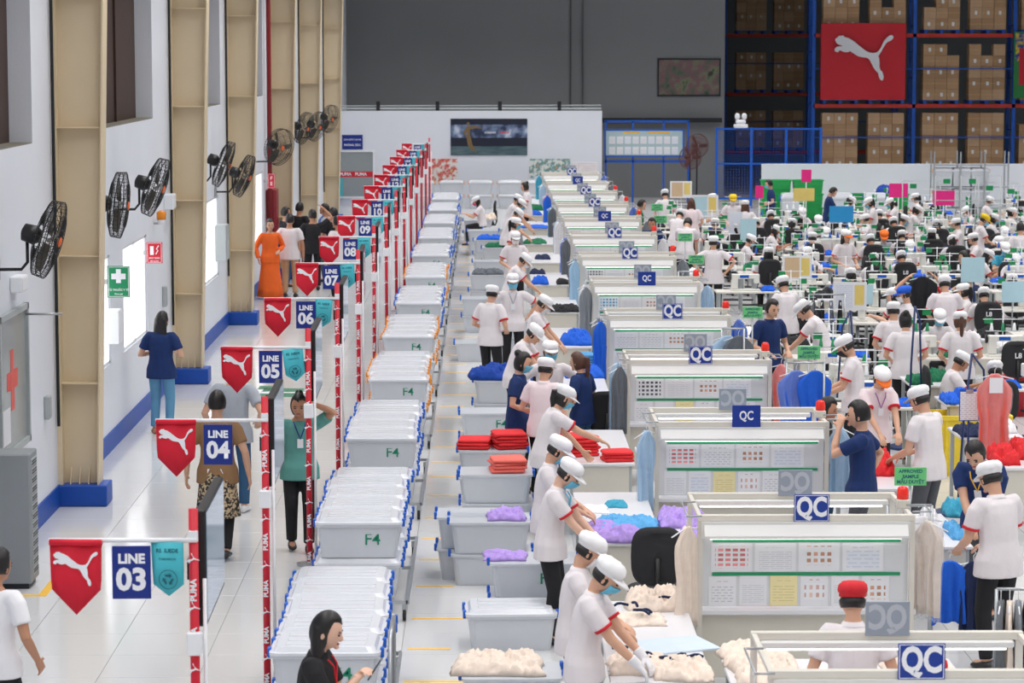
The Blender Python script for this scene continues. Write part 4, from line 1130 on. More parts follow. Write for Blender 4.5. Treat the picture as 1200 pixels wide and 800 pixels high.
folded_stack('folded red shirt in the lower heap on the clear bin', (t1.x - .2, t1.y, t1.z), 3, .36, .42, 'red', 'red shirts on the clear bin rim', -.1)
t1 = bin_col(575, 484, 2, ['lower clear bin of the pair with a blue sheet', 'clear bin marked in green with a blue sheet on it'], f4=(1,))
t1 = bin_col(588, 446, 2, ['lower clear bin beneath the blue garments', 'clear bin below the hanging royal blue garments'])
heap('royal blue garments folded over the bin', (t1.x - .1, t1.y, t1.z), .7, .5, .2, 'royal', 2)
for k, (px, py, n, col) in enumerate([(600, 376, 2, None), (560, 402, 1, None), (566, 350, 2, None), (572, 322, 2, 'grey'), (575, 306, 2, None), (585, 290, 2, 'green'), (574, 281, 2, 'blue'), (566, 270, 2, None), (584, 268, 2, None), (560, 258, 2, None)]):
    t1 = bin_col(px, py, n, 'clear plastic bin stacked beside the far packing tables')
    if col: heap('%s garments piled on the clear bins by the far tables' % col, (t1.x, t1.y, t1.z), .6, .45, .1, col, k)
for k in range(7):
    for lv in (0, 1):
        make_bin('grey clear bin in the row along the white partition', (-2.0 + k * .92, 83.8, lv * .42), 0, 'bins along the partition', f4=False, clip=clipo_me).scale = (1, 1, 1.3)
bag = at(640, 750, .35); heap('cream garments stuffed in a bag with a red strap beside the worker', (t1.x + .3, t1.y + .05, t1.z), .36, .5, .16, 'cream', 1)

# ---------------------------------------------------------------- hanging garments at the stations
LC = ['coral', 'cream', 'paleblue', 'grey', 'blue', 'grey', 'paleblue', 'grey', 'white', 'grey', 'blue', 'paleblue', 'teal']
RC = ['white', 'cream', 'paleblue', 'coral', 'blue', 'paleblue', 'grey', 'white', 'grey', 'blue', 'white', 'grey', 'blue']
hook_rail = MB().tube([(0, 0, 0), (.0, 0, .12)], .01, 6)
for i in range(NQ):
    y = q_y(i); wd = NUMW[i+3]
    hanging('%s garment hanging at the aisle end of the line %s station' % (LC[i], wd), (QX + QW0 - .09, y - .12, 1.50), .30, .76, LC[i], i, .9, bag=i % 3 == 2)
    hanging('%s garment hanging at the sewing side of the line %s station' % (RC[i], wd), (QX + QW1 + .12, y + .1, 1.50), .28, .72, RC[i], i + 2, -.9, bag=True)
    if i > 2:
        hanging('second garment in plastic hung behind the aisle end of line %s station' % wd, (QX + QW0 - .09, y + .30, 1.50), .30, .74, LC[(i + 3) % 13], i + 1, .9, bag=True)
    cols = [('red', 'sky'), ('red', 'sky'), ('sky', 'lilac'), ('red', 'white'), ('blue', 'white'), ('black', 'blue'), ('white', 'navy')]
    a, b = cols[i % 7]
    heap('%s garments lying between the rails of line %s station' % (a, wd), (QX - .35, y + .55, .74), .5, .4, .08, a, i)
    heap('%s garments on the right half of line %s station' % (b, wd), (QX + .42, y + .55, .74), .4, .4, .07, b, i + 1)
# black chair facing the packing tables
c = at(770, 700, .0)
chair('black office chair drawn up to the lilac packing table', at(770, 655, .78).x, at(770, 655, .78).y + .22, 90, None, None)
chair('black chair with blue cloth over it near the navy women', at(708, 482, .8).x, at(708, 482, .8).y + .1, 95, None, None)
# ================================================================== WORKERS AT THE PACKING TABLES
PW1 = Pose('w1', lean=14, hp=38, vox=.0085, L=(.42, .10, .86), R=(.42, -.10, .84))
PW2 = Pose('w2', lean=8, hp=32, vox=.009, L=(.34, .12, .92), R=(.36, -.12, .92))
PW3 = Pose('w3', lean=24, hp=30, vox=.009, L=(.45, .12, .84), R=(.66, -.14, .96))
PW4 = Pose('w4', lean=30, hp=45, vox=.010, L=(.55, .12, .82), R=(.62, -.12, .82))
PHIP = Pose('hips', lean=0, hp=8, vox=.009, L=(-.02, .24, .95), R=(-.02, -.24, .95), poleL=(-.3, 1, 0), poleR=(-.3, -1, 0))
PST = Pose('st', lean=4, hp=15, L=(.2, .16, .95), R=(.2, -.16, .95))
PSIT = Pose('sit', sit=True, lean=14, hp=28, L=(.42, .12, .80), R=(.44, -.12, .80))
PSIT2 = Pose('sit2', sit=True, lean=20, hp=36, hy=10, L=(.45, .14, .80), R=(.42, -.08, .80))
PSIT3 = Pose('sit3', sit=True, lean=6, hp=14, hy=-14, L=(.38, .16, .82), R=(.42, -.16, .80))
by_head(PW1, 712, 676, -12, 'worker in white cap and blue mask sorting cream garments with gloved hands', gloves=True, mask=C_MASKB, cap=C_CAP, hair='short', skin=0)
by_head(PW2, 692, 646, -5, 'worker in white cap and white mask standing behind the gloved sorter', mask=C_MASKW, cap=C_CAP, hair='short')
by_head(PW1, 667, 556, -10, 'worker in tilted white cap and blue mask sorting lilac garments', gloves=True, mask=C_MASKB, cap=C_CAP, hair='short', skin=2, badge=C_MASKB)
by_head(PW2, 655, 528, -8, 'worker in white cap half hidden behind the lilac sorter', mask=C_MASKB, cap=C_CAP)
by_head(PW3, 662, 466, 8, 'worker reaching across the table over red shirts with ponytail', mask=C_MASKB, cap=C_CAP, hair='pony', trousers=C_JEANS)
by_head(PST, 640, 432, 60, 'worker in white cap turned toward the table beside the navy women', cap=C_CAP, shirt=C_PINKW, trim=False, mask=C_MASKW)
by_head(PHIP, 645, 412, -80, 'masked worker in white cap facing out between the navy women', cap=C_CAP, mask=C_MASKB)
by_head(PST, 613, 425, -10, 'woman in navy polo and blue mask with hair tied in a bun', shirt=C_NAVY, trim=False, hair='bun', mask=C_MASKB)
by_head(PST, 677, 424, 150, 'woman in navy polo with long brown ponytail at the blue table', scale=.955, shirt=C_NAVY, trim=False, hair='pony', hairm=C_BHAIR, trousers=C_DJEANS)
by_head(PHIP, 601, 330, -88, 'worker facing the aisle with hands on hips, blue mask and lanyard', cap=C_CAP, mask=C_MASKB, badge=C_GREY)
by_head(PST, 577, 344, 60, 'worker in round white cap with back turned at the open bins', cap=C_CAP)
by_head(PW4, 615, 306, -5, 'worker bending far over the table toward a blue bundle', cap=C_CAP, mask=C_MASKW)
by_head(PW1, 638, 357, -8, 'worker in white cap bowed over black garments', cap=C_CAP, mask=C_MASKW)
by_head(PW4, 626, 392, -14, 'worker in white cap reaching toward royal blue garments', cap=C_CAP)
by_head(PST, 604, 279, -80, 'worker in white mask facing the aisle beside the green pile', cap=C_CAP, mask=C_MASKW)
for k, (px, py) in enumerate([(607, 251), (611, 240), (607, 234)]):
    by_head((PW4, PW1, PW3)[k], px, py, -6, 'worker in white cap leaning over the far blue garment tables', cap=C_CAP, mask=C_MASKB, group='workers at the far packing tables')
by_head(PST, 605, 262, -15, 'worker in dark hair and white cap at the bright blue table', cap=C_CAP, mask=C_MASKB, hair='pony')
by_head(PST, 615, 219, 170, 'worker with hair in a top bun near the white partition', hair='bun')
by_head(PSIT, 558, 236, 178, 'seated worker in pink mask with long black hair facing the bins', cap=C_CAP, mask=C_MASKP, hair='long')
c = at(569, 262, .45); chair('chair with orange vest under the worker in pink mask', c.x, c.y, 178, None, None)
by_head(PST, 999, 703, 88, 'worker in red and white cap standing at the front inspection board', cap=C_REDCAP, brim=C_CAP, face=False, trim=False)
by_head(PSIT3, 1092, 793, 100, 'worker in dark red cap half hidden behind the nearest blue QC sign', cap=C_REDCAP, shirt=C_WHITE, skin=1)
# ================================================================== THE SEWING FLOOR
# sewing machine, needle side toward -y, operator at -x
M_MACH = mat('cream_machine_enamel', (232, 232, 226), 0.35, var=0.03)
sm_bed = MB().cbox(-.09, .09, -.26, .26, 0, .03, .006).mesh('bed', M_MACH)
sm_arm = MB().cbox(-.05, .05, .13, .25, .03, .30, .015).cbox(-.045, .05, -.20, .2, .21, .30, .018).cbox(-.05, .04, -.25, -.15, .13, .30, .014).mesh('arm', M_MACH)
sm_wheel = MB().lathe([(.03, -.012), (.065, -.01), (.065, .01), (.03, .012)], 16, Matrix.Translation((0, .27, .25)) @ Matrix.Rotation(PI/2, 4, 'X')).mesh('handwheel', M_DARK, True)
sm_needle = MB().tube([(-.005, -.20, .03), (-.005, -.20, .14)], .007, 6).box(-.02, .01, -.215, -.185, .03, .036).mesh('needle_bar', M_STEEL)
sm_panel = MB().box(-.052, -.046, -.06, .10, .23, .28).mesh('control_panel', M_BLUE)
cone_me = MB().lathe([(.03, 0), (.028, .01), (.014, .11)], 10).mesh('thread_cone', M_WHITE, True)
conec = {k: MB().lathe([(.03, 0), (.028, .01), (.014, .11)], 10).mesh('thread_cone', m, True) for k, m in (('g', M_GREEN), ('b', M_BLUE), ('w', M_WHITE))}
M_CARD = mat('green_card', (20, 146, 84), 0.6, var=0.05)
card_me = MB().box(-.06, .06, -.003, .003, -.042, .042).mesh('card', M_CARD)
stand_post = MB().tube([(0, 0, 0), (0, 0, .66)], .008, 6).mesh('post', M_WHITE, True)
stand_bar = MB().tube([(-.28, 0, .50), (.28, 0, .50)], .006, 6).mesh('crossbar', M_WHITE, True)
stand_bar2 = MB().tube([(-.20, 0, .64), (.20, 0, .64)], .006, 6).mesh('crossbar', M_WHITE, True)
stand_shelf = MB().box(-.24, .24, -.04, .04, .33, .337).mesh('cone_shelf', M_LGREY)
M_TOPW = mat('machine_table_top', (226, 222, 214), 0.4, var=0.04)
lamp_arm = MB().tube([(0, 0, 0), (0, 0, .4), (.12, .05, .52)], .008, 6).mesh('arm', M_DARK, True)
placed = []
def station(x, y, facing, k, wd_=1.06, own=None):
    a = math.radians(facing); dx, dy = math.cos(a), math.sin(a)
    cx, cy = x + dx * .62, y + dy * .62
    hx, hy = (.27, wd_/2) if abs(dx) > .5 else (wd_/2, .27)
    for px_, py_, qx, qy in placed:
        if abs(cx - px_) < hx + qx - .02 and abs(cy - py_) < hy + qy - .02: return False
    for q in PEOPLE:
        if q is own: continue
        if abs(q.location.x - cx) < hx + .17 and abs(q.location.y - cy) < hy + .17: return False
    placed.append((cx, cy, hx, hy))
    r = random.Random(k); col = r.choice(['blue', 'blue', 'black', 'white', 'green', 'black', 'navy'])
    t = thing('sewing_table', 'pale sewing table on grey legs with %s garment pieces on it' % col, 'table', (cx, cy, 0), a, 'sewing tables with %s pieces' % col)
    link('table_top', _tt, t)
    for sx in (-1, 1):
        for sy in (-1, 1): link('leg', leg_me, t, (sx*.2, sy*(wd_/2-.06), 0)).scale = (1, 1, .72)
    link('treadle', _tre, t)
    m = thing('sewing_machine', 'cream industrial sewing machine beside %s garment pieces' % col, 'sewing machine', (cx + dx * -.02, cy + dy * -.02, .75), a, 'machines beside %s pieces' % col)
    for nm, me in (('bed', sm_bed), ('arm', sm_arm), ('handwheel', sm_wheel), ('needle_bar', sm_needle), ('control_panel', sm_panel)): link(nm, me, m)
    two = r.random() < .4
    s = thing('thread_stand', 'thin white thread stand with %s above %s pieces' % ('two green cards' if two else 'one green card', col), 'thread stand', (cx + dx * .19, cy + dy * .19, .75), a + PI/2, 'thread stands with %s by %s pieces' % ('two cards' if two else 'one card', col))
    link('post', stand_post, s); link('crossbar', stand_bar, s); link('crossbar', stand_bar2, s); link('cone_shelf', stand_shelf, s)
    for q in range(3): link('thread_cone', conec[r.choice('gbww')], s, (-.16 + q * .16, 0, .337))
    link('card', card_me, s, (r.choice((-.2, .2, .1)), -.012, .48)).rotation_euler = (0, 0, -(a + PI/2) + r.uniform(-.3, .3))
    if two: link('card', card_me, s, (r.choice((-.15, .16)), -.012, .60)).rotation_euler = (0, 0, -(a + PI/2) + r.uniform(-.3, .3))
    heap('%s garment pieces lying beside a sewing machine' % col, (cx - dy * .0 + (-dy) * -.40, cy + dx * -.40, .75), .24, .36 if abs(dx) < .5 else .24, .09, col, k, 0, 'clothes', '%s pieces on the sewing tables' % col)
    return True
_tt = MB().cbox(-.27, .27, -.53, .53, .72, .75, .004).mesh('table_top', M_TOPW)
_tre = MB().box(-.14, .14, -.2, .2, .10, .12).box(-.02, .02, -.46, .46, .09, .12).mesh('treadle', M_DARK)
F = {'A': 90, 'C': -90, 'R': 0, 'L': 180}
VIEW = {'A': 'seen from behind', 'C': 'facing out across the machine', 'R': 'turned toward the store racks side', 'L': 'turned toward the inspection stations'}
VIEW = {'A': 'seen from behind', 'C': 'seen from the front', 'R': 'in right profile', 'L': 'in left profile'}
sitters = [(886, 262, 'A'), (998, 236, 'R'), (1013, 257, 'L'), (1043, 238, 'L'), (903, 253, 'A'), (928, 262, 'A'), (959, 259, 'C'), (910, 271, 'R'), (952, 279, 'A'), (968, 274, 'C'),
           (1047, 261, 'A'), (901, 297, 'A'), (989, 296, 'L'), (1076, 247, 'R'), (1097, 235, 'A'), (1104, 244, 'R'), (1132, 248, 'L'), (1187, 249, 'R'), (1060, 258, 'R'), (1097, 264, 'A'), (1120, 262, 'L'),
           (1166, 257, 'R'), (1177, 273, 'C'), (1092, 274, 'A'), (1057, 277, 'A'), (1116, 283, 'A'), (1171, 284, 'C'), (997, 323, 'A'), (1056, 302, 'A'), (1128, 341, 'L'), (1153, 346, 'A'), (1158, 300, 'R'),
           (946, 297, 'C'), (1024, 305, 'A'), (1020, 282, 'A'), (862, 268, 'A'), (880, 282, 'R'), (1150, 264, 'A'), (1140, 280, 'L'), (1066, 290, 'C'), (1192, 232, 'A'), (1072, 232, 'L'), (1160, 236, 'R'), (940, 250, 'C'),
           (838, 262, 'A'), (1186, 330, 'A'), (1190, 306, 'C'), (1046, 346, 'L'), (1030, 252, 'A'), (980, 252, 'A')]
random.seed(11); QUEUE = []
for k, (px, py, f) in enumerate(sitters):
    po = (PSIT, PSIT2, PSIT3)[k % 3]; cap = C_CAP; mk = [C_MASKB, C_MASKW, None][k % 3]; hr = ['short', 'pony', 'short', 'long'][k % 4]
    o = by_head(po, px, py, F[f], 'seated sewing worker in white cap %s%s' % (VIEW[f], {0: ' wearing a blue mask', 1: ' wearing a white mask', 2: ''}[k % 3] if f != 'A' else ''), cap=cap, mask=mk if f != 'A' else None, hair=hr, face=f != 'A', skin=k % 3, group='seated sewing workers %s' % VIEW[f])
    x, y = o.location.x, o.location.y
    chair('black office chair under a seated sewing worker', x, y, F[f], 'L8' if (f == 'A' and k % 2 == 0) else None)
    QUEUE.append((o, x, y, F[f], k))
def sp(po, px, py, f, label, st=False, **kw):
    o = by_head(po, px, py, F[f] if isinstance(f, str) else f, label, **kw)
    if st: QUEUE.append((o, o.location.x, o.location.y, F[f] if isinstance(f, str) else f, int(px)))
    if po.sit: chair('black office chair under a seated sewing worker', o.location.x, o.location.y, F[f] if isinstance(f, str) else f)
    return o
PBEND = Pose('bend', lean=32, hp=48, L=(.5, .14, .84), R=(.5, -.14, .84)); PRAISE = Pose('raise', lean=2, hp=0, L=(.14, .20, 1.58), R=(.14, -.20, 1.56), poleL=(.2, 1, -.5), poleR=(.2, -1, -.5))
PMOUTH = Pose('mouth', lean=2, hp=6, vox=.009, L=(.21, .05, 1.37), poleL=(.1, .5, -1), R=(-.04, -.20, .93), poleR=(-.6, -.8, 0), fem=False)
PLEAN = Pose('leanin', lean=30, hp=42, vox=.009, L=(.38, .02, .86), R=(.40, .02, .84), fem=False, bulk=1.05)
PBACK = Pose('back', lean=10, hp=26, vox=.009, L=(.30, .14, .92), R=(.32, -.14, .92), fem=False, bulk=1.05)
sp(PST, 752, 240, 'R', 'worker in green tee behind the line ten beacon', shirt=C_GREEN, trim=False)
sp(PBACK, 779, 228, 100, 'broad worker in white cap standing with back turned near the fence', cap=C_CAP, face=False)
sp(PBEND, 797, 252, 70, 'worker in white cap stooping beside the big white shirt', cap=C_CAP, face=False)
sp(PBEND, 806, 262, 75, 'dark haired worker in white shirt stooping with back turned', hair='man', face=False, scale=1.05)
sp(PHIP, 836, 284, 'A', 'worker in white cap with hands on hips and back turned', cap=C_CAP, face=False)
sp(PST, 859, 234, 'C', 'worker in bright yellow cap and white mask standing', cap=C_YEL, mask=C_MASKW)
sp(PST, 873, 241, 'A', 'worker with long brown hair and white cap behind the yellow cap', cap=C_CAP, hair='long', hairm=C_BHAIR, face=False)
sp(PST, 834, 233, 'L', 'worker in white cap behind the hanging pattern sheets', cap=C_CAP)
sp(PST, 810, 238, 'A', 'worker with long brown hair and no cap at the pattern boards', hair='long', hairm=C_BHAIR, face=False, shirt=C_PINKW, trim=False)
sp(PST, 764, 262, -100, 'dark haired person looking out behind the red beacons', hair='man', shirt=C_NAVY, trim=False, skin=1)
sp(PST, 901, 216, 'L', 'person in dark polo and blue mask beside the green crates', shirt=C_NAVY, trim=False, mask=C_MASKB, hair='man')
sp(PW2, 976, 225, 'R', 'person in navy polo reading something before the green crates', shirt=C_NAVY, trim=False, hair='man')
sp(PW2, 1018, 238, 'L', 'standing worker in white cap with blue mask among machines', cap=C_CAP, mask=C_MASKB, trousers=C_DJEANS, hair='pony')
sp(PST, 992, 277, -60, 'woman in red and white cap looking up among the machines', cap=C_CAP, brim=C_ORCAP, hair='long')
sp(PSIT, 1036, 277, 'C', 'worker in bright orange cap bowed at a machine', st=True, cap=C_ORCAP, shirt=C_GREY, trim=False)
sp(PW2, 1154, 258, 'R', 'worker in yellow cap and blue mask at the far machines', cap=C_YEL, mask=C_MASKB)
sp(PSIT, 1178, 292, 'C', 'worker in turquoise shirt and white cap at a machine', cap=C_CAP, shirt=C_TURQ, trim=False, mask=C_MASKB)
sp(PBACK, 917, 333, 120, 'worker in white cap and blue mask standing behind the navy man', cap=C_CAP, mask=C_MASKB)
sp(PST, 905, 362, -60, 'man in navy polo turning to look out beside the line eight hangers', shirt=C_NAVY, trim=False, hair='man', scale=1.06, skin=0)
sp(PBEND, 941, 364, 165, 'worker in white cap bending over the cutting table', cap=C_CAP, scale=1.05)
sp(PST, 1047, 364, 'A', 'worker in black and white patterned cap with back turned', cap=C_CAP, brim=C_BLACK, face=False)
sp(PST, 1059, 345, 'L', 'worker in bright blue cap and white mask', cap=C_BLUCAP, mask=C_MASKW)
o = sp(PRAISE, 1078, 330, 'C', 'worker in blue cap holding up a black garment with both hands', cap=C_BLUCAP)
hanging('black garment held up by raised hands', (o.location.x, o.location.y - .30, 1.68), .44, .70, 'black', 1, 0)
sp(PBACK, 1107, 333, 'A', 'broad worker in white cap standing with back turned at the machines', cap=C_CAP, face=False, scale=1.02)
sp(PST, 1130, 302, 'L', 'woman in navy polo without cap standing by the pale blue panel', shirt=C_NAVY, trim=False, hair='bun')
sp(PSIT, 1101, 373, 'C', 'worker in white cap and blue mask sewing a pink garment', cap=C_CAP, mask=C_MASKB)
sp(PST, 1125, 376, 'A', 'worker with long brown ponytail and orange brimmed cap', cap=C_CAP, brim=C_ORCAP, hair='pony', hairm=C_BHAIR, face=False)
sp(PST, 1061, 376, 'A', 'worker with tied up hair and lanyard, back turned, near navy crane', hair='bun', face=False)
sp(PSIT2, 1127, 424, 'R', 'worker in white cap bowed behind the grey fan pole', cap=C_CAP, skin=1)
sp(PSIT, 1166, 435, 'A', 'worker in brown shirt and white cap behind the red bagged garment', cap=C_CAP, shirt=C_BROWN, trim=False, face=False)
sp(PBACK, 1077, 468, 140, 'man in grey and white cap and grey trousers standing at the red garments', cap=C_CAP, brim=C_GREY, trousers=C_GREYT, trim=False, scale=1.06)
sp(PW2, 990, 406, 170, 'worker in white cap and black mask beside the blue hanging jackets', cap=C_CAP, mask=C_MASKK, scale=1.05)
sp(PW1, 1033, 444, -75, 'worker in orange and white cap and pinkish shirt with a badge', cap=C_CAP, brim=C_ORCAP, shirt=C_PINKW, badge=mat('lilac_badge', (170, 90, 170), .5), scale=1.0)
sp(PST, 970, 479, -20, 'man in black shirt and glasses behind the line five station', shirt=C_BLACK, trim=False, hair='man', trousers=C_DJEANS, skin=1, scale=.97)
sp(PMOUTH, 1006, 486, 168, 'man in navy polo with a hand at his mouth and the other on his hip', shirt=C_NAVY, trim=False, hair='man', trousers=C_GREYT, scale=1.08)
sp(PLEAN, 1143, 532, -120, 'man in navy polo with yellow lanyard leaning over teal cloth', shirt=C_NAVY, trim=False, hair='man', trousers=C_GREYT, badge=M_YELLOW, scale=1.06)
sp(PBACK, 1160, 560, 120, 'worker in white cap and black trousers with back turned at the cloth table', cap=C_CAP, face=False, scale=1.06)
sp(PST, 1196, 268, 'A', 'dark haired worker in white shirt with red cuffs at the far machines', hair='man', face=False)
PEOPLE = [o for o in COL.objects if o.name.startswith('person')]
for o, x, y, f, k in QUEUE: station(x, y, f, k, own=o)
# ---------------------------------------------------------------- fill of the sewing floor: clutter between the workers
people_xy = [(o.location.x, o.location.y) for o in COL.objects if o.name.startswith('person')]
def free(x, y, r, rp=.5):
    for a, b, c, d in placed:
        if abs(x - a) < c + r[0] and abs(y - b) < d + r[1]: return False
    for a, b in people_xy:
        if abs(x - a) < r[0] + rp*.55 and abs(y - b) < r[1] + rp*.55: return False
    return True
def in_view(x, y, z=.8):
    v = _R.transposed() @ (Vector((x, y, z)) - Vector((0, 0, CAMH)))
    return v.x / -v.z * FPX + 600 < 1230
# long cutting tables with garments close to the stations
def long_table(label, px0, px1, py, d, h=.76, cols=('blue',), panel=True, top=M_TABLE):
    a, b = at(px0, py, h), at(px1, py, h); x0, x1 = a.x, b.x; y0 = (a.y + b.y) / 2
    table('cutting_table', label, x0, x1, y0, y0 + d, h, panel, top=top); placed.append(((x0+x1)/2, y0 + d/2, (x1-x0)/2, d/2))
    n = len(cols)
    for k, c in enumerate(cols):
        if c: heap('%s garments on the %s' % (c, label), (x0 + (k + .5) * (x1-x0) / n, y0 + d * (.35 + .3 * (k % 2)), h), min(.6, (x1-x0)/n*.9), min(.55, d * .7), (.20 if c == 'red' else .10) + .04 * (k % 2), c, k + int(px0) % 5, group='garments on the ' + label)
    return x0, x1, y0
long_table('white cloth covered table beside the line four station', 1086, 1141, 640, 1.6, .80, ('sky', 'white', 'sky'))
long_table('table of red garments beside the man in navy polo', 1000, 1066, 572, 1.5, .78, ('red', 'red'))
long_table('table of scarlet garments behind the leaning man', 1168, 1235, 548, 1.2, .78, ('red', 'red'))
long_table('white table with navy bundle by the grey trousers', 1125, 1200, 512, .8, .78, ('navy', 'white'))
long_table('table of deep green garments near the navy stand', 1068, 1125, 452, 1.0, .80, ('green', 'green'))
long_table('table of bright blue garments behind the clipboard', 1108, 1150, 474, .8, .80, ('blue', 'blue'))
long_table('white cutting table beside the line eight hangers', 868, 912, 395, 1.2, .78, ('white', 'white'))
long_table('white table by the bending worker', 918, 985, 405, .9, .76, ('black', 'white'))
long_table('table with black garments behind the stooping worker', 935, 1010, 352, 1.0, .78, ('black', 'black', 'navy'))
long_table('white bench below the pattern boards', 800, 850, 322, .9, .78, ('white', 'navy'))
long_table('table with royal blue pieces before the pink sewer', 1058, 1096, 402, .7, .78, ('royal', 'green'))
long_table('small table with a pink garment before the masked sewer', 1082, 1116, 398, .45, .76, ('pink',))
long_table('wooden edged table by the red bucket', 1170, 1230, 408, .7, .76, ('white', 'blue'))
long_table('low table with white pieces near the fan pole', 1130, 1172, 398, .7, .74, ('white', 'black'))
for q in ((1183, 433), (1128, 505), (1136, 472), (1166, 470), (1122, 602), (1064, 525)):
    v = at(q[0], q[1], .4); placed.append((v.x, v.y, .45, .4))
c = at(1112, 652, .74); hanging('bright blue shirt hung on the front of the white cloth table', (c.x, c.y - .04, .80), .34, .52, 'blue', 1, 0)
c = at(1140, 652, .74); hanging('dark navy garment hung on the front of the white cloth table', (c.x, c.y - .04, .80), .26, .62, 'navy', 2, 0)
c = at(1140, 600, .80); heap('teal cloth under the hands of the leaning man', (c.x - .1, c.y - .05, .80), .34, .4, .14, 'teal', 3)
# rows of further machine tables
nf = 0; CH = []
for i in range(3, 10):
    for row in (1.5, 3.2, 4.6):
        y = q_y(i) + row; x = 4.6 + (i % 3) * .2
        while x < 20 and nf < 60:
            if in_view(x, y) and free(x, y, (.55, .30)):
                ang = 90 if row != 3.2 else -90
                if station(x, y - .62 * math.sin(math.radians(ang)), ang, 100 + nf):
                    nf += 1
                    cx_, cy_ = x, y - .62 * math.sin(math.radians(ang))
                    if nf % 2 and all(abs(cx_ - u_) + abs(cy_ - v_) > .9 for u_, v_ in CH) and not CH.append((cx_, cy_)) and all(abs(q.location.x - cx_) + abs(q.location.y - cy_) > .75 for q in PEOPLE) and not any(abs(cx_ - a_) < c_ + .25 and abs(cy_ - b_) < d_ + .25 for a_, b_, c_, d_ in placed[:-1]):
                        chair('empty black office chair at an unattended machine', cx_, cy_, ang, 'L8' if ang == 90 else None)
            x += 1.22 if i < 7 else 1.5
# pattern boards and cards on stands
M_KRAFT = mat('kraft_board', (214, 186, 150), .7); M_PBLUE = mat('pale_blue_panel', (186, 222, 234), .4); M_PINKC = mat('pink_card', (240, 40, 140), .6); M_BLUEC = mat('blue_card', (40, 150, 214), .6); M_YELC = mat('yellow_card', (232, 208, 120), .6); M_NAVYM = mat('navy_tube', (26, 50, 100), .4)
M_WPAPER = PAPERS[3]; M_LGC = mat('light_green_card', (112, 206, 130), .6)
def board(label, px, py, z, w, h, m, extra=None, post=M_STEEL, rz=0.0, text=None, cat='board', name='display_board'):
    c = at(px, py, z); t = thing(name, label, cat, (c.x, c.y, 0), rz)
    MB().tube([(0, .02, .02), (0, .02, z + h/2 - .02)], .012, 6).build('post', post, t, True)
    MB().lathe([(.16, 0), (.16, .015), (.03, .03)], 14).build('foot', M_DARK, t)
    MB().cbox(-w/2, w/2, -.006, .006, z - h/2, z + h/2, .002).build('panel', m, t)
    if extra: MB().box(-w*.42, w*.08, -.010, -.006, z - h*.42, z + h*.42).build('paper', extra, t); MB().box(w*.14, w*.42, -.010, -.006, z - h*.3, z + h*.4).build('paper', M_YELC, t)
    if text:
        for k, s_ in enumerate(text): lettering(s_, h * .26, M_TEALD, t, (0, -.0075, z + h * (.28 - .29 * k)), .0012)
    return t
board('kraft pattern board on a stand near the fence', 798, 222, 1.5, .55, .42, M_WHITE, M_KRAFT)
board('hanging pale pattern sheets on a stand behind the stooping workers', 826, 241, 1.4, .62, .5, M_WHITE, M_PBLUE)
board('white instruction sheet before the yellow capped worker', 862, 265, 1.2, .30, .62, M_WPAPER)
board('pale blue instruction sheet on a navy stand', 877, 270, 1.2, .34, .5, M_PBLUE)
board('kraft pattern board above the black bags', 934, 314, 1.35, .50, .42, M_WHITE, M_KRAFT)
board('white board with pinned sheets and a cable loop', 996, 347, 1.2, .52, .44, M_WHITE, M_WPAPER)
board('pale blue panel beside the woman in navy', 1140, 316, 1.3, .40, .42, M_PBLUE)
board('pale blue panel over the machine table', 1187, 342, 1.1, .36, .34, M_PBLUE)
board('small pale blue panel above a machine', 1015, 345, 1.1, .22, .32, M_PBLUE)
for k, (px, py, m, nm, w, h) in enumerate([(945, 206, M_PINKC, 'pink', .24, .3), (1053, 223, M_PINKC, 'bright pink', .46, .34), (1106, 232, M_PINKC, 'wide pink', .5, .34), (986, 251, M_BLUEC, 'sky blue', .5, .34), (942, 228, M_YELC, 'yellow', .5, .3), (890, 225, M_PINKC, 'small pink', .2, .3)]):
    board('%s card on a thin pole above the sewing machines' % nm, px, py, 2.0 if k in (0, ) else 1.6, w, h, m, post=M_WHITE, cat='card', name='pole_card')
SG = [(1067, 558), (948, 413), (882, 366), (816, 304), (803, 278), (774, 257), (770, 243)]
for k, (px, py) in enumerate(SG):
    board('light green sample card on a steel pole beside the line %s station' % NUMW[(5, 7, 8, 10, 11, 12, 13)[k]], px, py, 1.55, .26, .15, M_LGC, text=('APPROVED', 'SAMPLE', 'MẪU DUYỆT'), cat='card', name='sample_card')
# garments hanging on rails right of the stations
def rail_of(label, px0, px1, py, z, items, lab):
    a, b = at(px0, py, z), at(px1, py, z); t = thing('garment_rail', label, 'clothes rail', (a.x, a.y, 0))
    w = b.x - a.x
    MB().tube([(0, 0, z), (w, 0, z)], .012, 8).build('rail', M_STEEL, t, True)
    for x in (0, w): MB().tube([(x, 0, 0.02), (x, 0, z)], .014, 8).build('post', M_STEEL, t, True)
    for x in (0, w): MB().box(x - .02, x + .02, -.25, .25, 0, .03).build('foot', M_STEEL, t)
    n = len(items)
    for k, c in enumerate(items):
        hanging('%s garment %s' % (c, lab), (a.x + (k + .5) * w / n, a.y, z), .42, .75, c, k, (1.3 if n > 3 else .3) + .06 * k, bag=(k % 2 == 0), group='garments ' + lab)
rail_of('clothes rail beside the line seven station', 922, 966, 425, 1.5, ['blue', 'blue'], 'on the line seven rail')
rail_of('clothes rail behind the line eight station', 846, 872, 385, 1.5, ['paleblue', 'grey'], 'on the line eight rail')
rail_of('clothes rail at the frame edge by the black trousers', 1168, 1230, 690, 1.05, ['black', 'cream', 'grey', 'black', 'cream', 'black'], 'on the low rail by the cloth table')
rail_of('clothes rail behind the line nine station', 795, 815, 318, 1.5, ['grey', 'white'], 'on the line nine rail')
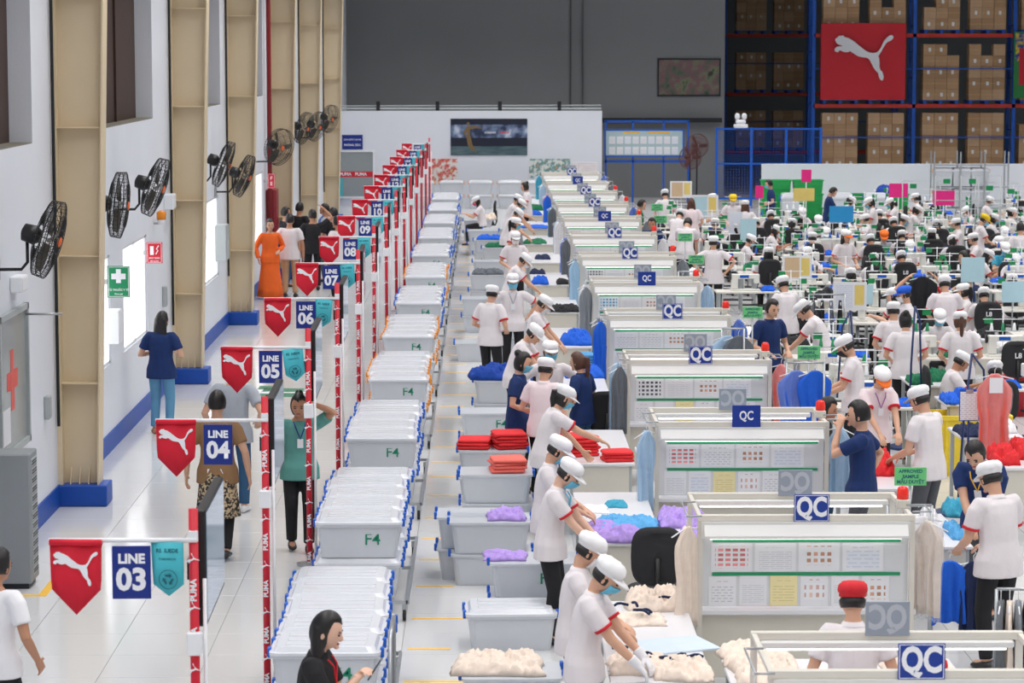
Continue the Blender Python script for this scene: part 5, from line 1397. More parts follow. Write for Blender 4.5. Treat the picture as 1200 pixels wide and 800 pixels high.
rail_of('clothes rail near the black bags', 948, 990, 345, 1.3, ['black', 'black', 'navy', 'black'], 'on the dark rail')
rail_of('clothes rail below the green card of line five', 1040, 1092, 592, 1.35, ['paleblue', 'white'], 'on the line five rail')
# red bagged garment on navy stand, clipboard, bucket, yellow crate, buckets
def navy_stand(label, px, py, h, tilt):
    c = at(px, py, 0); t = thing('navy_stand', label, 'stand', (c.x, c.y, 0))
    MB().tube([(0, 0, .02), (tilt * .2, 0, h * .6), (tilt * .5, 0, h)], .014, 8).build('post', M_NAVYM, t, True)
    MB().tube([(tilt * .5, 0, h), (tilt, -.02, h * .9), (tilt * 1.25, -.02, h * .45)], .013, 8).build('boom', M_NAVYM, t, True)
    MB().lathe([(.26, 0), (.26, .03), (.05, .05)], 16).build('base', M_NAVYM, t)
    return t
navy_stand('navy tube stand holding the red bagged garment', 1122, 602, 1.75, .25)
navy_stand('tall navy tube stand beside the white shirt with lanyard', 1064, 525, 1.8, .12)
navy_stand('navy tube stand with a red knob behind the orange cap', 1004, 548, 1.9, -.2)
c = at(1166, 428, 1.72); hanging('red garment in a clear bag with white note', (c.x, c.y, 1.72), .36, .95, 'coral', 3, 0, bag=True); MB().box(-.07, .07, -.09, -.086, -.28, -.12).build('note', M_SHEET, COL.objects[-1] if False else bpy.context.scene.collection.objects['hanging_garment.%03d' % (sum(1 for q in COL.objects if q.name.startswith('hanging_garment')) - 1)])
c = at(1136, 472, 1.3); t = thing('clipboard', 'blue clipboard with a written sheet hung by the yellow crate', 'clipboard', (c.x, c.y, 1.3), .1)
MB().cbox(-.11, .11, -.004, .004, -.19, .15, .002).build('backing', M_BLUE, t); MB().box(-.10, .095, -.007, -.004, -.18, .12).build('sheet', PAPERS[7], t); MB().cbox(-.04, .04, -.012, -.004, .10, .14, .003).build('clip', M_STEEL, t); MB().tube([(.0, .02, .16), (0, .02, -1.28)], .012, 6).build('stand', M_NAVYM, t, True)
c = at(1192, 440, 0.55); b = thing('bucket', 'red plastic bucket near the wooden edged table', 'bucket', (c.x, c.y, .0))
loft(MB(), [[(r*math.cos(2*PI*k/18), r*math.sin(2*PI*k/18), z) for k in range(18)] for r, z in ((.16, 0), (.22, .48), (.235, .50), (.235, .55), (.215, .55), (.15, .03))]).build('body', mat('bucket_red', (176, 30, 44), .4), b, True); MB().tube([(-.23, 0, .5), (-.12, -.1, .42), (0, -.14, .38), (.12, -.1, .42), (.23, 0, .5)], .006, 6).build('handle', M_STEEL, b, True)
c = at(1128, 505, .45); y_ = thing('yellow_crate', 'large yellow crate under the bright blue garments', 'crate', (c.x, c.y - .35, 0))
loft(MB(), [rr(.86, .5, .03, 0), rr(.92, .56, .03, .66), rr(.96, .6, .03, .67), rr(.96, .6, .03, .72), rr(.88, .52, .03, .72), rr(.82, .46, .03, .03)], True, True).build('body', G['yellow'], y_)
for x in (-.3, -.1, .1, .3): MB().box(x - .015, x + .015, -.295, -.27, .05, .66).build('rib', G['yellow'], y_)
# green crates and bins by the low wall
M_CRATE = mat('green_crate', (30, 168, 84), .45)
crate_b = loft(MB(), [rr(.62, .42, .03, 0), rr(.66, .46, .03, .36), rr(.70, .5, .03, .37), rr(.70, .5, .03, .40), rr(.63, .43, .03, .40), rr(.58, .38, .03, .02)]).mesh('body', M_CRATE)
crate_r = MB().box(-.32, .32, -.245, -.225, .12, .14).box(-.32, .32, -.245, -.225, .24, .26).mesh('rib', M_CRATE)
for k, (px, lv) in enumerate([(914, 0), (914, 1), (914, 2), (952, 0), (952, 1), (952, 2), (1003, 0), (1003, 1), (1054, 0), (1054, 1)]):
    c = at(px, 262, 0); t = thing('green_crate', 'green plastic crate stacked before the low white wall', 'crate', (c.x, 77.5, lv * .405), 0, 'green crates by the low wall'); link('body', crate_b, t); link('rib', crate_r, t); t.scale = (1.3, 1, 1)
for k in range(6):
    c = at(1120 + (k % 3) * 22, 262, 0); make_bin('grey bin on the shelf before the low white wall', (c.x, 78.6, (k // 3) * .62 + .35), 0, 'bins on the far shelf', f4=False, clip=clipo_me).scale = (.75, 1, 1.5)
c0 = at(1108, 262, 0); t = thing('shelf_rack', 'thin steel shelf rack holding grey bins by the low wall', 'rack', (c0.x, 78.6, 0))
for x in (0, .78, 1.5, 2.2):
    for yy in (-.3, .3): MB().box(x - .02, x + .02, yy - .02, yy + .02, 0, 2.0).build('upright', M_STEEL, t)
for z in (.33, .95, 1.6): MB().box(0, 2.2, -.3, .3, z - .02, z).build('shelf', M_STEEL, t)
for k, (px, py, h) in enumerate([(1080, 212, 1.9), (1120, 206, 2.2), (1150, 206, 2.2), (1170, 214, 2.0), (1195, 218, 1.9)]):
    c = at(px, py, h); t = thing('signal_frame', 'thin pipe frame with green cards rising above the far machines', 'frame', (c.x, c.y, 0), 0, 'pipe frames over the far machines')
    MB().tube([(-.45, 0, 0), (-.45, 0, h), (.45, 0, h), (.45, 0, 0)], .014, 6).build('frame', M_LGREY, t, True); MB().tube([(-.45, 0, h * .75), (.45, 0, h * .75)], .01, 6).build('crossbar', M_LGREY, t, True)
    link('card', card_me, t, (-.2, -.02, h - .12)).scale = (1.3, 1, 1.3)
heap('dark blue cloth bundle on the green crates', (at(1063, 225, 1).x, 77.5, .81), .9, .5, .3, 'royal', 3)
for k, px in enumerate((930, 975, 992)):
    c = at(px, 262, 0); make_bin('grey clear bin between the green crates', (c.x + (0, .3, .9)[k], 76.7, .0), 0, 'bins between the green crates', f4=False).scale = (.9, 1, 2.4)
# ================================================================== LEFT WALL FIXTURES
# wall fan: axis +x, origin at the hub
rings = MB()
for x, r in ((.0, .37), (.05, .38), (-.05, .37), (.09, .26), (-.09, .26), (.105, .12), (-.10, .13)):
    rings.tube([(x, r*math.cos(2*PI*k/28), r*math.sin(2*PI*k/28)) for k in range(28)], .004 if r < .36 else .006, 5, closed=True)
for k in range(44):
    a = 2*PI*k/44; cy, cz = math.cos(a), math.sin(a)
    rings.tube([(.108, .05*cy, .05*cz), (.09, .26*cy, .26*cz), (.05, .38*cy, .38*cz), (-.05, .37*cy, .37*cz), (-.09, .26*cy, .26*cz), (-.1, .12*cy, .12*cz)], .003, 4, cap=False)
fan_cage = rings.mesh('cage', M_BLACK)
bl = MB()
for k in range(3):
    a = 2*PI*k/3; vs = []
    for r, w, tw in ((.06, .05, .03), (.16, .11, .035), (.28, .13, .03), (.34, .09, .02)):
        for s_ in (-1, 1):
            b = a + s_ * w / r * .5; vs.append((s_ * tw, r*math.cos(b), r*math.sin(b)))
    bl.add(vs + [(x + .006, y, z) for x, y, z in vs], [(0, 1, 3, 2), (2, 3, 5, 4), (4, 5, 7, 6), (10, 11, 9, 8), (12, 13, 11, 10), (14, 15, 13, 12), (0, 2, 10, 8), (2, 4, 12, 10), (4, 6, 14, 12), (9, 11, 3, 1), (11, 13, 5, 3), (13, 15, 7, 5), (6, 7, 15, 14), (8, 9, 1, 0)])
fan_blade = bl.mesh('blades', mat('fan_blade', (70, 66, 58), .4)); fan_hub = MB().ell((.11, 0, 0), (.02, .05, .05), 10, 6).mesh('badge', mat('fan_badge', (236, 110, 50), .5), True)
fan_motor = MB().lathe([(.03, -.27), (.085, -.25), (.095, -.14), (.06, -.08)], 14, Matrix.Rotation(PI/2, 4, 'Y')).mesh('motor', M_BLACK, True)
def fan(label, px, py, x=-4.2, tilt=16, yaw=-12, m=None):
    c = at_x(px, py, x); t = thing('wall_fan', label, 'fan', c, 0)
    Rm = Matrix.Rotation(math.radians(yaw), 4, 'Z') @ Matrix.Rotation(math.radians(tilt), 4, 'Y')
    for nm, me in (('cage', fan_cage), ('blades', fan_blade), ('badge', fan_hub), ('motor', fan_motor)):
        o = link(nm, me, t); o.matrix_local = Rm
        if m: setmat(o, m)
    d = x - XW
    q = Rm @ Vector((-.2, 0, -.06))
    MB().tube([q, q + Vector((0, 0, -.22)), q + Vector((-.06, 0, -.29)), Vector((-d + .05, .0, q.z - .29)), Vector((-d + .02, 0, q.z - .29))], .016, 8).build('bracket', M_BLACK, t, True)
    MB().cbox(-d + .002, -d + .03, -.06, .06, q.z - .40, q.z - .18, .004).build('wall_plate', M_STEEL, t)
    return t
FANS = [(57, 280, 'above the grey cabinet', 16, -3), (139, 240, 'half hidden by the first beige column', 6, 0), (182, 219, 'above the amber siren lamp', 18, -5), (262, 192, 'turned away beside the third column', 22, 10), (286, 206, 'in front of the third column', 20, -8),
        (327, 172, 'showing its round cage beside the fire pipe', 14, -40), (356, 150, 'clustered by the fourth column', 16, -20), (371, 148, 'tilted beside the fifth column', 18, -28), (386, 139, 'nearest the white partition', 14, -30)]
for px, py, lb, ti, ya in FANS: fan('black wall fan ' + lb, px, py, -4.2, ti, ya)
def wallbox(name, label, cat, px, py, w, h, d, m, x=None, parts=()):
    """box fixed to the left wall; pixel is its centre"""
    c = at_x(px, py, XW + d/2 if x is None else x); t = thing(name, label, cat, c)
    MB().cbox(-d/2 + .001, d/2, -w/2, w/2, -h/2, h/2, min(.01, d * .2)).build('housing', m, t)
    MB().cbox(d/2, d/2 + .006, -w/2 + .02, w/2 - .02, -h/2 + .02, h/2 - .02, .002).build('cover', m, t)
    return t
wallbox('emergency_light', 'white twin emergency light box below the nearest fan', 'emergency light', 22, 332, .35, .16, .12, M_WHITE)
wallbox('emergency_light', 'white emergency light box beside the second column fan', 'emergency light', 199, 236, .35, .22, .14, M_WHITE)
wallbox('first_aid_cabinet', 'white first aid cabinet on the wall below the green sign', 'cabinet', 134, 382, .30, .42, .16, M_WHITE)
wallbox('electrical_box', 'grey electrical box on the wall by the third column', 'box', 260, 284, .5, .62, .2, M_LGREY)
wallbox('socket_box', 'small grey socket box beside the first column', 'socket', 56, 477, .14, .25, .06, M_LGREY)
wallbox('switch_box', 'small grey switch box under the red sign', 'switch', 193, 347, .14, .3, .06, M_LGREY)
wallbox('fire_hose_box', 'dark red fire hose box by the fourth column', 'box', 319, 246, .6, .9, .22, mat('maroon_enamel', (150, 34, 48), .4))
t = structure(link('trim_8', None)); MB().tube([(XW + .1, 56.6, 0.9), (XW + .1, 56.6, 9.3)], .05, 10).build('fire_pipe', mat('fire_pipe_red', (140, 24, 30), .4), t, True)
for i, y in enumerate(cols_y): MB().tube([(XW + .03, y - .25, .9), (XW + .03, y - .25, 9.3)], .018, 6).build('conduit', M_DARK, t, True)
def flag_sign(name, label, px, py, w, h, m, x, words, wm=M_PRINT, cross=False):
    """sign standing out from the wall, facing down the hall"""
    c = at_x(px, py, x); s = thing(name, label, 'sign', c); MB().cbox(-w/2, w/2, -.006, .006, -h/2, h/2, .002).build('panel', m, s)
    MB().box(-w/2 - max(0, x - w/2 - XW), -w/2, -.004, .004, -.03, .03).build('bracket', M_STEEL, s)
    for wd_, sz, z in words: lettering(wd_, sz, wm, s, (0, -.0065, z), sz * .02)
    if cross: MB().box(-w*.32, w*.32, -.008, -.006, h*.08, h*.26).box(-w*.11, w*.11, -.0085, -.006, -h*.04, h*.40).build('cross', M_PRINT, s)
    MB().box(-w/2 + .012, w/2 - .012, -.0075, -.006, h/2 - .016, h/2 - .010).box(-w/2 + .012, w/2 - .012, -.0075, -.006, -h/2 + .010, -h/2 + .016).box(-w/2 + .012, -w/2 + .018, -.0075, -.006, -h/2 + .010, h/2 - .010).box(w/2 - .018, w/2 - .012, -.0075, -.006, -h/2 + .010, h/2 - .010).build('border', M_PRINT, s)
    return s
flag_sign('first_aid_sign', 'green first aid sign with white cross projecting from the wall', 139, 330, .27, .385, M_GREEN, -4.46, (('TỦ THUỐC Y TẾ', .034, -.10), ('First aid', .03, -.15)), cross=True)
flag_sign('fire_sign', 'red fire alarm sign with white symbols beyond the green sign', 181, 296, .22, .29, M_RED, -4.56, (('BÁO CHÁY', .03, -.075), ('FIRE ALARM', .022, -.115)))
MB().cbox(-.06, -.01, -.0085, -.006, -.03, .09, .002).tube([(.02, -.008, -.02), (.05, -.008, .03), (.03, -.008, .05), (.06, -.008, .10)], .008, 5).build('symbol', M_PRINT, bpy.data.objects['fire_sign'])
flag_sign('fire_extinguisher_sign', 'small red sign on the pipe by the fourth column', 318, 212, .16, .32, M_RED, -4.55, (('F', .1, .06), ('E', .1, -.06)))
c = at_x(189, 253, -4.6); t = thing('siren_lamp', 'amber siren lamp on the wall under the fan', 'lamp', c); MB().lathe([(.05, -.12), (.06, -.05)], 12).build('base', M_WHITE, t, True); MB().lathe([(.065, -.05), (.068, .05), (.03, .08)], 12).build('lens', mat('amber_lens', (232, 140, 30), .2), t, True); MB().box(-.11, -.05, -.02, .02, -.12, -.09).build('bracket', M_STEEL, t)
# framed glass notice case with red cross, grey cabinet below it
gc = structure(link('window_9', None, None, (XW, 0, 0)))
MB().box(.0, .05, 23.6, 26.9, 1.02, 1.08).box(0, .05, 23.6, 26.9, 2.38, 2.44).box(0, .05, 26.84, 26.9, 1.02, 2.44).box(0, .05, 25.3, 25.36, 1.02, 2.44).build('frame', M_LGREY, gc)
MB().box(.005, .02, 23.6, 26.84, 1.08, 2.38).build('pane', M_GLASS, gc)
MB().box(.0205, .0225, 25.75, 26.35, 1.66, 1.84).box(.0205, .0235, 25.96, 26.14, 1.45, 2.05).build('red_cross', mat('pale_red_print', (226, 90, 80), .5), gc)
MB().box(.0205, .0225, 25.5, 25.9, 1.15, 1.5).build('notice', PAPERS[1], gc); MB().tube([(.05, 26.7, 2.34), (.42, 26.7, 2.34)], .012, 6).build('hook_bar', M_STEEL, gc, True)
t = thing('air_cabinet', 'grey metal cabinet with side vents standing against the wall', 'cabinet', (XW - .05 + .055, 24.3, 0))
MB().cbox(0, .47, 0, .42, .05, 1.27, .012).build('body', mat('cabinet_grey', (140, 146, 150), .5, var=.04), t); MB().box(.03, .44, .03, .39, 0, .05).build('plinth', M_DARK, t)
vent_me = MB().box(.47, .478, .06, .34, 0, .07).mesh('vent', M_LGREY)
slot_me = MB().box(.478, .481, .08, .32, .015, .03).box(.478, .481, .08, .32, .04, .055).mesh('slot', M_DARK)
for k in range(13):
    for j in range(1): v = link('vent', vent_me, t, (0, .02, .12 + k * .085)); link('slot', slot_me, v)
for x0, x1, y0, y1 in ((-4.71, -4.05, 23.98, 24.06), (-4.13, -4.05, 24.06, 25.2)): MB().box(x0, x1, y0, y1, .0, .002).build('floor_tape', M_YELLOW, floor)
# yellow bay lines across the aisle and green walkway marks
for i in range(0, 12):
    for k, dy in enumerate((-.55, .75, 1.9, 3.1)):
        MB().box(-.66, -.30 + (.35 if k % 2 else 0), q_y(i) + dy, q_y(i) + dy + .05, 0, .002).build('floor_tape', M_YELLOW, floor)
for px0, px1, py0, py1 in ((303, 357, 455, 465), (262, 288, 376, 381), (302, 330, 452, 456)):
    a, b = at(px0, py1, 0), at(px1, py0, 0); MB().box(a.x, b.x, a.y, b.y, 0, .002).build('walkway_mark', mat('green_floor_paint', (60, 130, 100), .4), floor)
c = at(318, 460, 0); MB().add([(c.x - .3, c.y, .003), (c.x, c.y - .14, .003), (c.x, c.y - .05, .003), (c.x + .5, c.y - .05, .003), (c.x + .5, c.y + .05, .003), (c.x, c.y + .05, .003), (c.x, c.y + .14, .003)], [(0, 1, 2, 3, 4, 5, 6)]).build('arrow_mark', M_PRINT, floor)

# ================================================================== FAR END
def on_wall(name, label, cat, px0, py0, px1, py1, y, m, d=.02, frame=None):
    a, b = at_y(px0, py1, y), at_y(px1, py0, y); t = thing(name, label, cat, ((a.x+b.x)/2, y, (a.z+b.z)/2)); w, h = b.x - a.x, b.z - a.z
    MB().cbox(-w/2, w/2, -d, 0, -h/2, h/2, .003).build('panel', m, t)
    if frame:
        f = .05; MB().box(-w/2-f, w/2+f, -d-.01, 0, h/2, h/2+f).box(-w/2-f, w/2+f, -d-.01, 0, -h/2-f, -h/2).box(-w/2-f, -w/2, -d-.01, 0, -h/2, h/2).box(w/2, w/2+f, -d-.01, 0, -h/2, h/2).build('frame', frame, t)
    return t, w, h
def printed(name, cols, scale=3.0, stretch=(1, 1, 1)):
    m = bpy.data.materials.new(name); m.use_nodes = True; nt = m.node_tree; n = nt.nodes.new('ShaderNodeTexNoise'); n.inputs['Scale'].default_value = scale; n.inputs['Detail'].default_value = 4
    tc = nt.nodes.new('ShaderNodeTexCoord'); mp = nt.nodes.new('ShaderNodeMapping'); mp.inputs['Scale'].default_value = stretch; nt.links.new(tc.outputs['Object'], mp.inputs['Vector']); nt.links.new(mp.outputs['Vector'], n.inputs['Vector'])
    r = nt.nodes.new('ShaderNodeValToRGB'); e = r.color_ramp.elements
    while len(e) < len(cols): e.new(.5)
    for k, c in enumerate(cols): e[k].position = .3 + .4 * k / (len(cols) - 1); e[k].color = rgb(*c)
    nt.links.new(n.outputs['Fac'], r.inputs['Fac']); nt.links.new(r.outputs['Color'], nt.nodes['Principled BSDF'].inputs['Base Color']); nt.nodes['Principled BSDF'].inputs['Roughness'].default_value = .35
    return m
YP = YB - .002
t, w, h = on_wall('stadium_poster', 'dark stadium poster with a running athlete on the white partition', 'poster', 528, 139, 618, 182, YP, mat('poster_navy', (22, 28, 48), .35))
MB().box(-w/2, w/2, -.023, -.0205, -h*.02, h*.34).build('floodlight_print', printed('poster_lights', [(20, 26, 46), (40, 54, 84), (110, 128, 160), (190, 200, 216)], 2.6), t)
MB().box(-w/2, w/2, -.023, -.0205, -h/2, -h*.25).build('pitch_print', printed('poster_pitch', [(50, 74, 84), (76, 100, 108), (96, 116, 120)], 4, (.4, 1, 2)), t)
fig = MB(); sx = -w * .27
fig.ell((sx, -.024, h*.36), (.05, .004, .06), 10, 6)
for p in ([(sx, 0, h*.29), (sx + .02, 0, 0)], [(sx + .02, 0, .02), (sx + .1, 0, -h*.22), (sx + .26, 0, -h*.42)], [(sx, 0, .02), (sx + .02, 0, -h*.2), (sx + .14, 0, -h*.38)], [(sx, 0, h*.25), (sx + .25, 0, h*.27), (sx + .42, 0, h*.25)], [(sx, 0, h*.25), (sx - .12, 0, h*.12), (sx - .05, 0, 0)]):
    n0 = len(fig.v); fig.tube(p, [.055, .04, .022][:len(p)], 6); fig.v[n0:] = [(x, -.024 + (y) * .05, z) for x, y, z in fig.v[n0:]]
fig.build('athlete_print', mat('athlete_print', (120, 96, 60), .5), t)
lettering('FOREVER', .09, M_PRINT, t, (w*.02, -.024, h*.12), .001); lettering('FASTER', .09, M_RED, t, (w*.2, -.024, h*.12), .003)
t, w, h = on_wall('room_sign', 'blue sign reading zero defect center on the white partition', 'sign', 401, 158, 425, 175, YP, M_NAVY)
lettering('ZERO DEFECT CENTER', .066, M_PRINT, t, (0, -.021, h*.17), .001, sx=.82); lettering('PHÒNG ZDC', .09, M_PRINT, t, (0, -.021, -h*.2), .002)
w10 = structure(link('window_10', None)); a, b = at_y(391, 230, YP), at_y(437, 178, YP)
MB().box(a.x, b.x, YP - .03, YP, a.z, b.z).build('pane', M_GLASS, w10)
MB().box(a.x - .06, a.x, YP - .06, YP, a.z - .06, b.z + .06).box(b.x, b.x + .06, YP - .06, YP, a.z - .06, b.z + .06).box(a.x, b.x, YP - .06, YP, b.z, b.z + .06).box(a.x, b.x, YP - .06, YP, a.z - .06, a.z).build('frame', M_WHITE, w10)
MB().box(a.x, b.x, YP - .034, YP - .03, a.z + .62, a.z + .80).build('red_band', M_RED, w10); lettering('PUMA   PUMA', .14, M_PRINT, w10, ((a.x+b.x)/2, YP - .035, a.z + .71), .004)
MB().box(a.x + .05, a.x + .3, YP - .034, YP - .03, a.z, a.z + .6).build('blue_banner', M_TEAL, w10)
for nm, lb, q, m in (('cat_poster', 'pale poster with red shirts by the line posts', (503, 186, 536, 216), printed('poster_red', [(226, 226, 222), (230, 228, 220), (214, 60, 60), (190, 200, 160)], 6)), ('notice_board', 'notice board with drawings at the partition end', (620, 186, 668, 208), printed('poster_board', [(232, 230, 216), (222, 226, 222), (90, 150, 150), (210, 160, 120)], 7)), ('notice_board', 'white notice sheet beside the partition corner', (671, 190, 700, 208), PAPERS[5])):
    on_wall(nm, lb, 'poster', *q, YP, m)
t, w, h = on_wall('wall_poster', 'colourful poster hung on the grey wall beside the racks', 'poster', 772, 70, 843, 111, 89.98, printed('poster_floral', [(36, 38, 36), (84, 98, 80), (120, 84, 92), (110, 120, 90), (50, 52, 50)], 2.2), frame=M_DARK)
t, w, h = on_wall('info_board', 'pale information board in a blue frame beside the partition', 'board', 710, 153, 800, 182, 86.0, mat('info_pale', (176, 200, 206), .4), d=.04, frame=M_BLUE)
for r_ in range(2):
    for k in range(9): link('paper', paper_me(.2, .24, (7, 1, 3)[k % 3]), t, (-w/2 + .2 + k * (w - .3) / 8.6, -.043, h * (.12 - .42 * r_)))
MB().box(-w*.28, -w*.06, -.044, -.04, h*.38, h*.45).box(w*.05, w*.33, -.044, -.04, h*.38, h*.45).build('title_strip', M_YELLOW, t)
t2 = thing('board_frame', 'blue steel frame carrying the information board', 'frame', (3.85, 86.0, 0))
for x in (0.02, .9, 1.9, 2.7): MB().box(x, x + .06, 0, .06, 0, 2.7).build('post', M_BLUE, t2)
MB().box(0, 2.76, 0, .06, 2.65, 2.72).box(0, 2.76, 0, .06, 1.35, 1.43).build('rail', M_BLUE, t2)
# blue wire fence
fx0, fx1 = at_y(840, 150, 84).x, at_y(962, 150, 84).x
t = thing('wire_fence', 'blue steel fence with wire mesh in front of the store racks', 'fence', (fx0, 84, 0))
n = 4; W_ = fx1 - fx0
for k in range(n): MB().box(k * W_/(n-1) - .04, k * W_/(n-1) + .04, -.04, .04, 0, 2.55).build('post', M_BLUE, t)
for z in (.3, 1.4, 2.5): MB().box(0, W_, -.03, .03, z - .03, z + .03).build('rail', M_BLUE, t)
mw = MB()
for k in range(int(W_ / .09)): mw.box(k*.09, k*.09 + .006, -.004, .004, .3, 2.5)
for k in range(24): mw.box(0, W_, -.004, .004, .3 + k * .092, .306 + k * .092)
mw.build('wire_mesh', M_BLUE, t)
c = at_y(868, 150, 84); t = thing('round_eared_figure', 'white round-eared figure on top of the blue fence', 'lamp', (c.x, 84, 2.53)); MB().cbox(-.22, .22, -.1, .1, 0, .12, .02).build('base', M_WHITE, t); MB().cbox(-.16, .16, -.08, .08, .12, .26, .04).build('body', M_WHITE, t)  # stand-in for a white round-eared figure, shaped like a twin-headed light
for sx_ in (-.11, .11): MB().ell((sx_, 0, .36), (.085, .07, .11), 12, 8).build('head', M_WHITE, t, True)
M_MAROON = mat('maroon_fan', (96, 52, 50), .6)
for px, py, lb in ((818, 171, 'taller dark red standing fan beside the information board'), (808, 184, 'shorter dark red standing fan beside the information board')):
    c = at_y(px, py, 84.6); t = thing('standing_fan', lb, 'fan', (c.x, 84.6 + (px - 813) * .06, 0))
    Rm = Matrix.Translation((0, 0, c.z)) @ Matrix.Rotation(math.radians(-70), 4, 'Z')
    for nm, me in (('cage', fan_cage), ('blades', fan_blade), ('motor', fan_motor)):
        o = setmat(link(nm, me, t), M_MAROON); o.matrix_local = Rm
    MB().tube([(0, .12, .03), (0, .12, c.z)], .025, 8).build('post', M_DARK, t, True); MB().lathe([(.25, 0), (.25, .03), (.05, .06)], 16).build('base', M_DARK, t)
# clutter along the partition top
t = structure(link('trim_9', None)); MB().tube([(XW, YB + .05, 3.12), (3.7, YB + .05, 3.12)], .03, 6).tube([(XW, YB + .12, 3.2), (3.7, YB + .12, 3.22)], .02, 6).build('conduit', M_LGREY, t)
for x in (-3.5, -1.6, .4, 2.3): MB().box(x, x + .12, YB + .02, YB + .14, 3.05, 3.35).build('bracket', M_DARK, t)
MB().box(3.8, 8.0, 89.7, 89.9, 2.55, 2.7).build('cable_tray', M_DARK, t)

# store racks with cartons ---------------------------------------------------
M_CARD_B = [mat('carton_%d' % k, c, .8, var=.10, scale=3) for k, c in enumerate([(190, 154, 118), (178, 142, 106), (198, 164, 130)])]
M_LABEL = mat('carton_label', (232, 232, 230), .6, var=0.0); M_PTAPE = mat('carton_tape', (206, 178, 130), .3)
cart = {}
for k in range(3):
    cart[k] = (MB().cbox(-.205, .205, -.25, .25, 0, .385, .006).mesh('box', M_CARD_B[k]), )
lab_me = MB().box(-.045, .045, -.253, -.25, .13, .26).mesh('label', M_LABEL); tap_me = MB().box(-.207, .207, -.252, .252, .188, .20).mesh('tape', M_PTAPE)
def rack(label, y, ups, levels, z_top):
    t = thing('pallet_rack', label, 'rack', (0, y, 0))
    for x in ups:
        for yy in (0, 1.0): MB().box(x - .06, x + .06, yy - .05, yy + .05, 0, z_top).build('upright', M_BLUE, t)
        for z in [k * .9 + .4 for k in range(int(z_top / .9))]: MB().box(x - .02, x + .02, 0, 1.0, z, z + .04).build('brace', M_BLUE, t)
    for a, b in zip(ups[:-1], ups[1:]):
        for z in levels:
            for yy in (-.02, 1.0): MB().box(a, b, yy - .03, yy + .03, z - .13, z).build('beam', M_ORANGE, t)
    for a, b in zip(ups[:-1], ups[1:]):
        for z in levels[:2]: MB().box(a, b, -.09, -.07, z + 1.2, z + 1.24).build('guard_rail', M_BLUE, t)
    return t
pal_me = MB()
for yy in (-.45, -.15, .15, .45): pal_me.box(-.62, .62, yy - .05, yy + .05, .11, .13)
for x in (-.55, 0, .55): pal_me.box(x - .06, x + .06, -.5, .5, 0, .11)
pal_me = pal_me.mesh('deck', M_BLUE)
def pallet_load(x, y, z, nx, nz, lvl, seed, extra):
    p = tag(link('pallet', pal_me, None, (x, y, z)), 'blue pallet under cartons on the %s' % lvl, 'pallet', 'pallets on the ' + lvl)
    r = random.Random(seed)
    for j in range(nz):
        for i in range(nx):
            if j == nz - 1 and r.random() < .18: continue
            k = r.randrange(3); o = thing('carton', 'brown cardboard carton stacked on the %s%s' % (lvl, ' with white label' if (j % 2 == seed % 2) else ''), 'box', (x + (i - (nx-1)/2) * .418 + r.uniform(-.002, .002), y - .23 + r.uniform(-.01, .01), z + .13 + j * .387), 0, 'cartons on the ' + lvl)
            link('box', cart[k][0], o); link('tape', tap_me, o)
            if j % 2 == seed % 2: link('label', lab_me, o, (r.uniform(-.03, .03), 0, 0))
X = lambda px, y: at_y(px, 100, y).x
YR = 92.0; ups = [X(953, YR), X(1071, YR), X(1188, YR), X(1305, YR)]
lv = [.75, 3.12, 5.55]
rack('blue and orange pallet rack behind the low white wall', YR, ups, lv, 8.2)
nm = ['lower shelf of the front rack', 'middle shelf of the front rack', 'top shelf of the front rack']
sd = 0
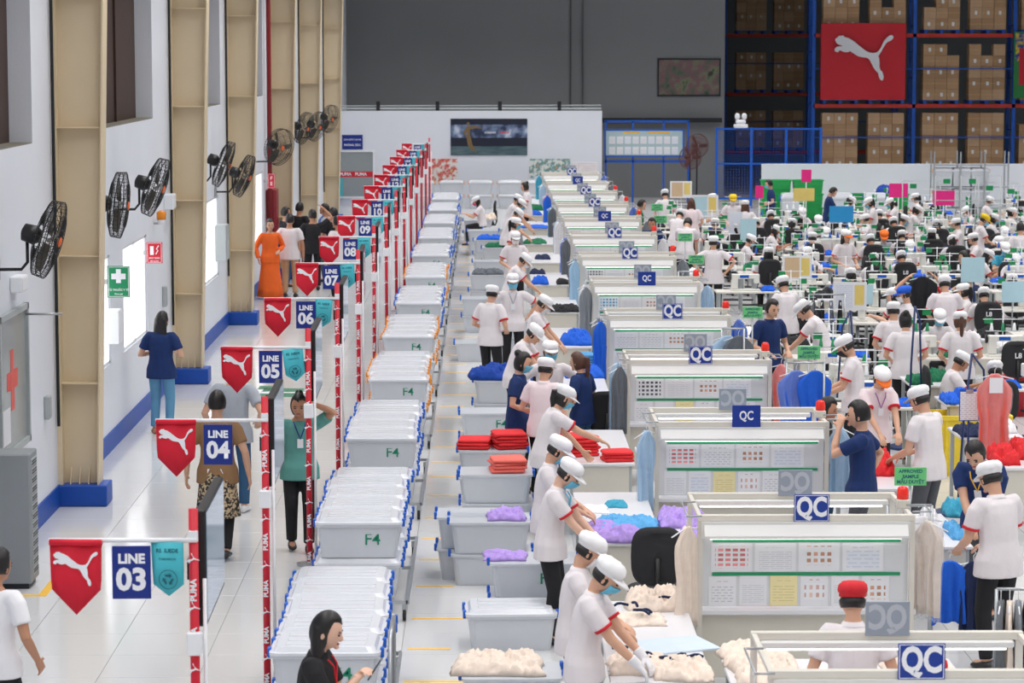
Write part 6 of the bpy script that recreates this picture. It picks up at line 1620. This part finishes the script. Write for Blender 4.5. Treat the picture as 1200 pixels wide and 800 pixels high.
for a, b in zip(ups[:2], ups[1:3]):
    for li, z in enumerate(lv):
        for fx in (.27, .73):
            pallet_load(a + (b - a) * fx, YR + .5, z, 3 if (sd % 3) else 3, 5 if li == 0 else (5 if li == 1 else 3), nm[li], sd, 0); sd += 1
for li, z in enumerate(lv): pallet_load(ups[2] + .85, YR + .5, z, 3, 5 if li < 2 else 3, nm[li], sd, 0); sd += 1
Y2 = 111.0; ups2 = [X(850, Y2), X(950, Y2)]
rack('shadowed pallet rack against the far store wall', Y2, ups2 + [ups2[1] + 3.6], [.78, 3.2, 5.65], 9.0)
for li, z in enumerate((.78, 3.2, 5.65)):
    for fx in (.30, .74): pallet_load(ups2[0] + (ups2[1] - ups2[0]) * fx, Y2 + .5, z, 3, 4 if li != 2 else 4, 'shadowed far rack', sd, 0); sd += 1
# big red emblem board on the rack
a, b = at_y(962, 117, 91.6), at_y(1063, 27, 91.6); t = thing('emblem_board', 'large red board with a white leaping cat on the rack', 'sign', ((a.x+b.x)/2, 91.77, (a.z+b.z)/2)); w, h = b.x-a.x, b.z-a.z
MB().cbox(-w/2, w/2, 0, .12, -h/2, h/2, .01).build('panel', mat('board_red', (214, 28, 46), .45, var=.03, scale=.5), t)
e = link('cat_emblem', emblem(2.02, .06), t, (0, -.10, .12))
for x, z in ((-.5, .3), (.2, 0), (.5, -.5)): MB().tube([(x * .8, 0, z * .6 + .12), (x * .8, -.1, z * .6 + .12)], .02, 6).build('standoff', M_STEEL, t)
a, b = at_y(1188, 115, 91.6), at_y(1240, 37, 91.6); t = thing('sports_banner', 'green and blue sports banner hung on the rack at the frame edge', 'banner', ((a.x+b.x)/2, 91.7, (a.z+b.z)/2)); w, h = b.x-a.x, b.z-a.z
MB().cbox(-w/2, w/2, 0, .04, -h/2, h/2, .004).build('panel', mat('banner_green', (40, 130, 64), .5, var=.2, scale=3), t)
MB().box(-w/2 + .05, w/2 - .05, -.006, 0, h*.06, h/2 - .05).build('crowd_print', printed('crowd_print', [(20, 40, 110), (40, 60, 140), (230, 200, 40), (30, 30, 60)], 5), t)
MB().box(-w/2 + .18, -w/2 + .5, -.009, -.006, -h*.3, h*.25).build('player_print', M_RED, t)
